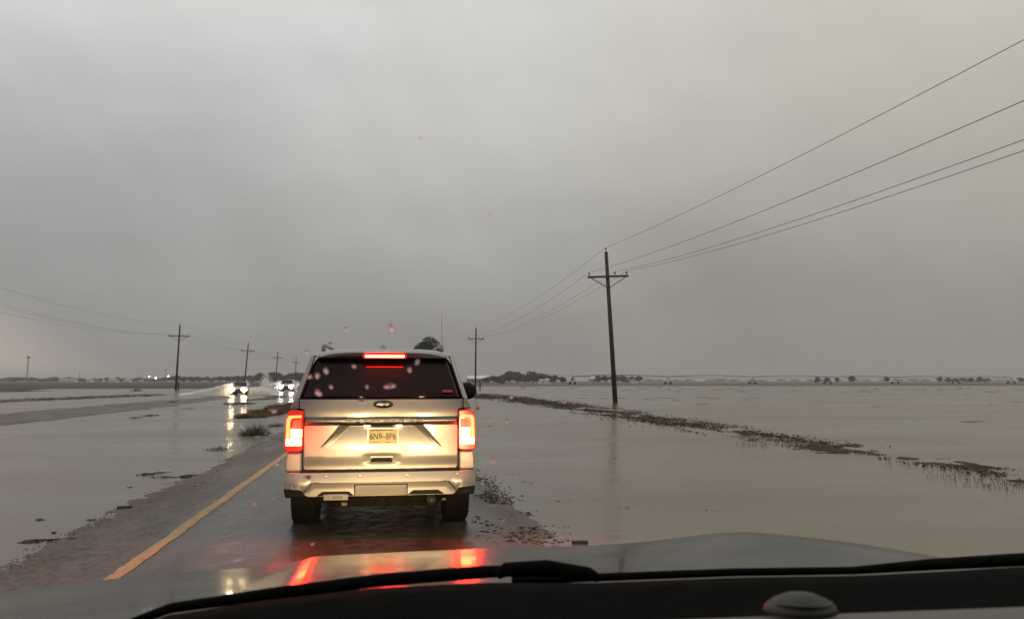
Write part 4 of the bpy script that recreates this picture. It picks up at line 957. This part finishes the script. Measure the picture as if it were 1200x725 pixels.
# wipers: two arms resting low on the glass
def line_pts(pix, Yf): return [A(px, py, Yf(px)) for px, py in pix]
def yf(px): return .80
mb = MB(); pts = line_pts([(120, 741), (200, 712), (320, 695), (440, 680), (560, 670), (610, 668)], lambda p: .78)
mb.tube(pts, [.003, .0045, .0055, .006, .006, .005], 8); mb.v = [(a_, b_, c_) for a_, b_, c_ in mb.v]
wp = child(mb, 'wiper', M['wiper'], own, smooth=True)
mb = MB(); pts = line_pts([(582, 674), (592, 667), (640, 665), (690, 672), (702, 677)], lambda p: .77); mb.tube(pts, [.004, .0065, .0075, .0065, .004], 10); sub(mb, 'wiper_joint', M['wiper'], wp, smooth=True)
mb = MB(); pts = line_pts([(600, 680), (700, 676), (860, 670), (1000, 668), (1090, 661), (1200, 655), (1330, 640)], lambda p: .80); mb.tube(pts, [.004, .004, .004, .004, .006, .007, .008], 8); child(mb, 'wiper', M['wiper'], own, smooth=True)
# dashboard: dark rear shelf, then a paler vinyl pad nearest the camera
def dz(px, py, Y): return A(px, py, Y).z
edge_px = [(-200, 790), (60, 762), (120, 745), (200, 716), (320, 698), (440, 685), (560, 679), (700, 679), (860, 673), (1000, 671), (1100, 666), (1200, 660), (1400, 640)]
tops = [(A(a_, b_, .72).x, A(a_, b_, .72).z) for a_, b_ in edge_px]
def lerp_t(x):
    if x <= tops[0][0]: return tops[0][1]
    for (a0, b0), (a1, b1) in zip(tops, tops[1:]):
        if x <= a1: k = sm((x - a0) / (a1 - a0)) * .3 + .7 * (x - a0) / (a1 - a0); return b0 + (b1 - b0) * k
    return tops[-1][1]
g_ = grid(frange(-.80, .95, 90), [.10, .30, .45, .54, .60, .64, .68, .71, .72, .728, .73], lambda x, y: (x, y, lerp_t(x) - (.006 if y > .715 else 0) - (.03 if y > .729 else 0) - .006 * (1 if .57 < y < .66 else 0) - .04 * max(0, .5 - y)))
child(g_, 'dashboard', M['dash'], own, smooth=True, recalc=False, thick=-.03)
mb = MB()
mb.box((0, -.95, 1.98), (1.8, 2.4, .05)); mb.box((0, -2.15, 1.3), (1.8, .05, 1.4)); mb.box((-.93, -.95, 1.5), (.05, 2.4, 1.0)); mb.box((.93, -.95, 1.5), (.05, 2.4, 1.0)); mb.box((0, -.9, .98), (1.8, 2.3, .05))
child(mb, 'cabin', M['dash'], own)
own_bits = [hd]
# pale pad at the bottom right with the sensor dome
pad = grid(frange(.06, .62, 40), [.30, .38, .44, .478, .49, .495], lambda x, y: (x, y, dz(700, 722, .49) + (dz(1200, 705, .49) - dz(700, 722, .49)) * (x - .13) / .35 - (.006 if y > .485 else 0) - (.02 if y > .492 else 0) - .06 * max(0, .44 - y) - .10 * max(0, .14 - x)))
child(pad, 'dash_pad', M['dash_grey'], own, smooth=True, recalc=False, thick=-.02)
c0 = A(938, 713, .47)
mb = MB(); mb.lathe([(0, .0225), (.003, .021), (.0065, .0165), (.0095, .009), (.0105, .001)], (0, 0, 0), 'Z', 32); mb.v = [(c0.x + vx, c0.y + vy * .8, c0.z - .001 + vz) for vx, vy, vz in mb.v]
sn = child(mb, 'sensor_dome', M['sensor'], own, smooth=True)
mb = MB(); 
for i in range(16):
    a0 = R(200 + i * 8.6); a1 = R(200 + (i + 1) * 8.6)
    mb.tube([(c0.x + .0180 * math.cos(a0) * 1.0, c0.y + .0155 * math.sin(a0), c0.z + .0048), (c0.x + .0180 * math.cos(a1), c0.y + .0155 * math.sin(a1), c0.z + .0048)], .0006, 6)
sub(mb, 'lens_rim', M['sensor_dark'], sn)

# ------------------------------------------------------------------ raindrops on the windscreen
def glass_hit(px, py):     # windscreen plane: y = .98 - 1.25*(z-1.30)
    d = ray(px, py); t_ = (.98 - 1.25 * (CAM_Z - 1.30)) / (d.y + 1.25 * d.z); return Vector((d.x * t_, d.y * t_, CAM_Z + d.z * t_))
gn = Vector((0, 1, 1.25)).normalized(); gu = Vector((1, 0, 0)); gv = gn.cross(gu)
drops = [(406, 385, 4, 1.0), (459, 384, 6, 1.6), (387, 403, 4, 1.2), (363, 441, 4, 1), (372, 440, 4.5, 1), (382, 434, 5, 1.1), (373, 460, 6, 1), (415, 429, 3.5, 1), (424, 470, 6, .6), (457, 452, 7, .5),
         (489, 424, 4.5, 1.1), (480, 433, 4, 1), (388, 453, 3.5, 1), (599, 465, 3.2, 1), (661, 470, 4.2, .8), (575, 491, 3.3, 1), (574, 500, 3.6, 1.2), (594, 493, 4, 1), (578, 538, 4.5, 1.4), (325, 543, 4, 1), (298, 590, 3, 1.2), (320, 583, 2.6, 1),
         (344, 570, 3.5, 1.1), (360, 559, 6, .6), (264, 497, 2.8, .9), (575, 253, 3, .9), (493, 163, 3, 1), (360, 412, 4.5, .8), (590, 609, 2.6, 1.2), (577, 460, 3.0, 1), (430, 453, 3, 1), (320, 481, 5, .5), (345, 498, 3, 1.3), (560, 478, 5, 1.2), (366, 637, 3, .8)]
desc = {0: 'above the left end of the SUV roof', 1: 'above the high brake light'}
def where(px, py):
    if py < 300: return 'high in the open sky left of the frame centre' if px < 540 else 'high in the open sky above the SUV'
    if py < 410: return 'just above the SUV roof, ' + ('left' if px < 430 else 'over the high brake light')
    if px < 350: return 'left of the SUV at the height of its ' + ('tail light' if py < 530 else 'bumper')
    if px > 552: return 'right of the SUV ' + ('level with its mirror' if py < 475 else 'level with its tail light' if py < 520 else 'level with its bumper')
    return 'in front of the SUV ' + ('rear window' if py < 468 else 'tailgate' if py < 545 else 'bumper or the road below it')
rnd = random.Random(2)
for i, (px, py, rpx, asp) in enumerate(drops):
    c_ = glass_hit(px, py); r_ = rpx / 960 * c_.y * .64
    me = MB(); prof = [(0, 1), (.016, .87), (.032, .71), (.047, .5), (.060, .22), (.063, .03)]; n = 20; base = 0
    for zz_, rr in prof:
        for k in range(n):
            a_ = 6.2832 * k / n; wob = 1 + .16 * math.sin(2 * a_ + i) + .09 * math.sin(3 * a_ + 2.1 * i)
            me.v.append(tuple(c_ + gu * (rr * r_ * math.cos(a_) * wob / math.sqrt(asp)) + gv * (rr * r_ * 1.5 * math.sin(a_) * wob * math.sqrt(asp)) + gn * zz_ * r_ * .8))
    for j in range(len(prof) - 1):
        for k in range(n): a_ = j * n + k; b_ = j * n + (k + 1) % n; me.f.append((a_, b_, b_ + n, a_ + n))
    me.f.append(tuple(reversed(range(n)))); e = (len(prof) - 1) * n; me.f.append(tuple(range(e, e + n)))
    tag(me.build('raindrop', M['drop'], smooth=True), 'raindrop on the windscreen, ' + where(px, py), 'raindrop', 'raindrops on the windscreen')

# ------------------------------------------------------------------ haze
hz = bpy.data.materials.new('rain_haze'); hz.use_nodes = True; t = hz.node_tree
for n_ in list(t.nodes):
    if n_.type != 'OUTPUT_MATERIAL': t.nodes.remove(n_)
pv = t.nodes.new('ShaderNodeVolumePrincipled'); pv.inputs['Color'].default_value = (.80, .79, .77, 1); pv.inputs['Density'].default_value = .00042; pv.inputs['Anisotropy'].default_value = 0
t.links.new(pv.outputs[0], t.nodes['Material Output'].inputs['Volume'])
mb = MB(); mb.box((0, S / 2 - 40, 14.5), (2 * S + 40, S + 80, 32)); tag(mb.build('haze', hz), kind='stuff')
